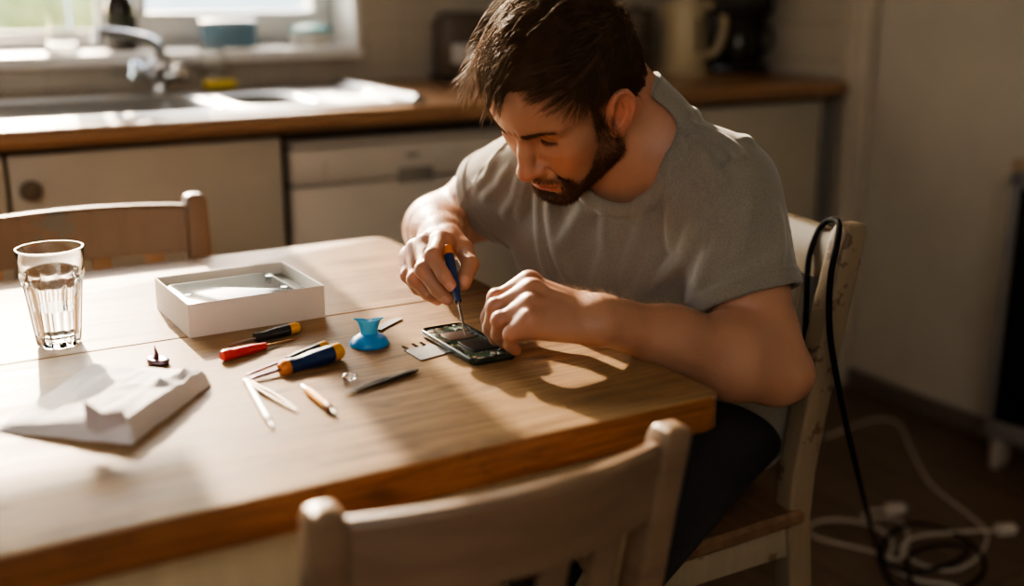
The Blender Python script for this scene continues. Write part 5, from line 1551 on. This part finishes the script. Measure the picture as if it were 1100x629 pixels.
def tubes(S, r0, r1, sides=3):
    n, m, _ = S.shape
    T = np.gradient(S, axis=1); T /= np.maximum(np.linalg.norm(T,axis=2,keepdims=True),1e-9)
    ref = np.array([.31,.57,.76]); A = np.cross(T, ref); A /= np.maximum(np.linalg.norm(A,axis=2,keepdims=True),1e-9); Bq = np.cross(T, A)
    tt = np.linspace(0,1,m)[None,:,None]; r = (np.asarray(r0)[:,None,None] if hasattr(r0,'__len__') else r0)*(1-tt**2.2)+r1*tt**2.2
    V_ = np.stack([S+r*(math.cos(2*PI*k/sides)*A+math.sin(2*PI*k/sides)*Bq) for k in range(sides)],2)     # n,m,sides,3
    i = np.arange(n)[:,None,None]*m*sides+np.arange(m-1)[None,:,None]*sides
    k = np.arange(sides)[None,None,:]; k2 = (k+1)%sides
    F = np.stack(np.broadcast_arrays(i+k, i+k2, i+sides+k2, i+sides+k),-1).reshape(-1,4)
    return V_.reshape(-1,3), F
hi_ = np.where(sm_ > .5)[0]
Hn = grad(body, bV[hi_])@HR_         # normals in head frame
def pick(n): 
    s = rs.randint(0, len(hi_), n); return h[hi_][s]+rs.normal(0,.0006,(n,3)), Hn[s]
gv = np.array([0,0,-1.0])@HR_        # gravity in head frame
def vnoise(P, s, seed):
    return np.stack([fbm(P, s, seed+11*i) for i in range(3)],1)
NS = 10500
R_, N_ = pick(NS)
f_, l_, u_ = R_[:,0], R_[:,1], R_[:,2]
top = smooth01(.040,.072,u_+.15*np.maximum(f_,0))
backm = smooth01(-.03,-.07,f_)
Ls = .022+.042*top*(.55+.45*smooth01(-.07,.03,f_))+.010*backm*(1-top)
nape = smooth01(.0,-.05,u_)*smooth01(.02,-.02,f_); Ls = Ls*(1-.62*nape)
burn = smooth01(-.005,.012,f_)*smooth01(.035,.02,u_); Ls = Ls*(1-.60*burn)
Ls *= rs.uniform(.72,1.12,NS)*(1-.42*smooth01(.0,.03,l_)*smooth01(.03,.06,f_))
# locks share a wander vector
lock = vnoise(R_, 30, 3.0)+.55*vnoise(R_, 80, 8.0)
layer = (.0025+.0120*top*(1-.55*smooth01(.0,.05,f_))*rs.uniform(.15,1,NS)+(.0030+.0005*backm)*(1-top)*rs.uniform(.1,1,NS))*(1-.7*nape)*(1-.6*burn)
side_s = np.sign(l_)[:,None]
comb_top = np.array([.85,-.50,.10])+np.stack([0*l_, .22*np.minimum(l_,0)/.06, 0*l_],1)
comb_side = np.array([-.28,0,-1.0])+np.stack([.55*smooth01(-.0,.05,f_),.0*l_,0*l_],1)
comb_back = np.array([-.10,0,-1.0])
comb = comb_top*top[:,None]+(comb_side*(1-backm)[:,None]+comb_back*backm[:,None])*(1-top)[:,None]
fringe = top*smooth01(.02,.07,f_)*smooth01(.03,-.02,l_)
def dirs(p, d, t):
    lift = (1-t)**2; hl_front = (top*smooth01(.055,.085,f_))[:,None]
    q = d*.60+np.array([.1,-.1,.16])*hl_front*(1-t)+comb*.55+N_*(.34*lift*(.15+.85*top)*(1-.6*smooth01(-.01,.05,f_)))[:,None]+gv*((.18+.42*fringe)*top*t)[:,None]
    return q+lock*(.46*top+.07)[:,None]+rs.normal(0,.022,p.shape)
S = strands(R_, N_, dirs, Ls, 12, 0, 0, layer, N_*(.25+.35*top)[:,None]+comb*.8+lock*.25)
hv, hf_ = tubes(S, rs.uniform(.00034,.00066,NS), .00016)
# stray wisps
R2, N2_ = pick(260); 
lk2 = rs.normal(0,.5,(260,3)); tp2 = smooth01(.03,.07,R2[:,2])
def dirs2(p, d, t): return d*.7+N2_*.16+np.array([.6,-.25,0])*tp2[:,None]+gv*.25*t+lk2*.35+rs.normal(0,.06,p.shape)
S2 = strands(R2, N2_, dirs2, .028+.036*tp2*rs.uniform(.6,1.1,260), 10, 0, 0, np.full(260,.02)*tp2+.005)
hv2, hf2 = tubes(S2, .00030, .00012)
# dense under-layer shell
def cap_fn(p):
    q = w2hl(p).astype(f4); d = head_cap(q)
    tq = smooth01(.040,.075,q[:,2]); th = .0022+.0045*tq
    m = scalp_mask(q.astype(float)).astype(f4)
    return np.maximum(d-th, (.5-m)*.02)
cV, cF = sdf_mesh(cap_fn, HC-.17, HC+.17, .0024)
offs = len(cV)
Vall = np.concatenate([cV, hv@HR_.T+HC, hv2@HR_.T+HC]); Fall = np.concatenate([cF, hf_+offs, hf2+offs+len(hv)])
def hair_mat(name, c, tc, tw=.35):
    t = NT(name); n = t.noise(t.co(), 55, 3)
    t.base(t.ramp(n, [(.3,[x*.75 for x in c]),(.7,[x*1.3 for x in c])])); t.p(Roughness=.5, Specular_IOR_Level=.10)
    tr = t.new('ShaderNodeBsdfTranslucent'); tr.inputs['Color'].default_value = (*tc,1)
    mx = t.new('ShaderNodeMixShader'); mx.inputs[0].default_value = tw
    t.l.new(t.b.outputs[0], mx.inputs[1]); t.l.new(tr.outputs[0], mx.inputs[2]); t.l.new(mx.outputs[0], t.out.inputs['Surface']); return t.m
m_hair = hair_mat('brown_hair', (.125,.077,.044), (.33,.20,.095), .36)
finish('hair', np_mesh('hair', Vall, Fall), m_hair, man, world=True, smooth=180)
# beard, brows, lashes
bi = np.where(bm_ > .25)[0]; w_ = bm_[bi]/bm_[bi].sum()
NB = 9500; s = rs.choice(bi, NB, p=w_); Rb = h[s]; Nb = grad(body, bV[s])@HR_
Lb = rs.uniform(.0035,.0080,NB)*(.55+.45*bm_[s]); dn = np.array([.25,0,-1.0])
Sb = [Rb]; p = Rb.copy()
for i in range(4):
    d = Nb*(.62-.10*i)+dn*(.40+.18*i)+rs.normal(0,.22,p.shape); d /= np.linalg.norm(d,axis=1,keepdims=True); p = p+d*(Lb/4)[:,None]; Sb.append(p)
v1, f1 = tubes(np.stack(Sb,1), rs.uniform(.00013,.00022,NB), .00006)
finish('beard', np_mesh('beard', v1@HR_.T+HC, f1), hair_mat('brown_beard', (.095,.050,.027), (.20,.09,.04), .25), man, world=True, smooth=180)
ei = np.where(br_ > .35)[0]; NE = 300; s = rs.choice(ei, NE); Re = h[s]; Ne = grad(body, bV[s])@HR_
p = Re.copy(); Se = [p]; sg = np.sign(Re[:,1])[:,None]
for i in range(4):
    d = Ne*(.35-.09*i)+np.array([-.25,0,.10])+sg*np.array([0,.9,0])+rs.normal(0,.12,p.shape); d /= np.linalg.norm(d,axis=1,keepdims=True); p = p+d*.0021; Se.append(p)
v1, f1 = tubes(np.stack(Se,1), .00017, .0001)
# lashes
la = []
for sgn in (-1,1):
    for a in np.linspace(.021,.0435,34):
        cen = np.array([.0695,.031,-.001]); y = a-.031; zz = -.0053; x = math.sqrt(max(.0141**2-y*y-(zz-.0015)**2+0,1e-6)) if .0141**2-y*y-(zz-.0015)**2 > 0 else .008
        q = np.array([.0695+x, sgn*a, zz]); dd = np.array([.8, sgn*(y*14), -.55]); dd /= np.linalg.norm(dd)
        la.append([q+dd*.0019*k+np.array([0,0,.00030*k*k]) for k in range(5)])
v2, f2 = tubes(np.array(la), .00020, .00010)
finish('eyebrows', np_mesh('eyebrows', np.concatenate([v1,v2])@HR_.T+HC, np.concatenate([f1,f2+len(v1)])), m_hair, man, world=True, smooth=180)

# fine fair hair on the forearms and the backs of the hands
S_a = []
for el_, wr_, dor_, FF in ((elL,wrL,dorL,FL),(elR,wrR,dorR,FR)):
    kn = np.mean([FF[k][0] for k in FF],axis=0)
    ax_ = (wr_-el_)/np.linalg.norm(wr_-el_); t_ = (bV-el_)@ax_; ra = np.linalg.norm(bV-el_-t_[:,None]*ax_,axis=1)
    m1 = (t_>.095)&(t_<np.linalg.norm(wr_-el_)+.045)&(ra<.075)
    ii = np.where(m1)[0]; nn_ = grad(body, bV[ii]); keep = (nn_@dor_ > -.15); ii = ii[keep]; nn_ = nn_[keep]
    q = rs.randint(0,len(ii),1500); P0_ = bV[ii][q]; n0 = nn_[q]; L0 = rs.uniform(.006,.0125,1500)
    p = P0_.copy(); S1 = [p]
    tw = rs.normal(0,.35,(1500,3))
    for i in range(4):
        d = n0*(.55-.13*i)+ax_*.62+tw*.5; d /= np.linalg.norm(d,axis=1,keepdims=True); p = p+d*(L0/4)[:,None]; S1.append(p)
    S_a.append(np.stack(S1,1))
v1, f1 = tubes(np.concatenate(S_a), .00010, .00004)
finish('arm_hair', np_mesh('arm_hair', v1, f1), hair_mat('fair_arm_hair', (.36,.28,.20), (.34,.26,.18), .35), man, world=True, smooth=180)
# screwdriver held in the right hand
tipd = atz(500,361,.7665); topd = atd(480.5,265.0,1.402)
driver('precision_screwdriver', 'navy screwdriver with orange cap held by the man over the phone', topd, tipd, 0, np.linalg.norm(topd-tipd)*.62, .0064, .0016, (m_navy,m_org,m_sh,None), TZ, 'slim')
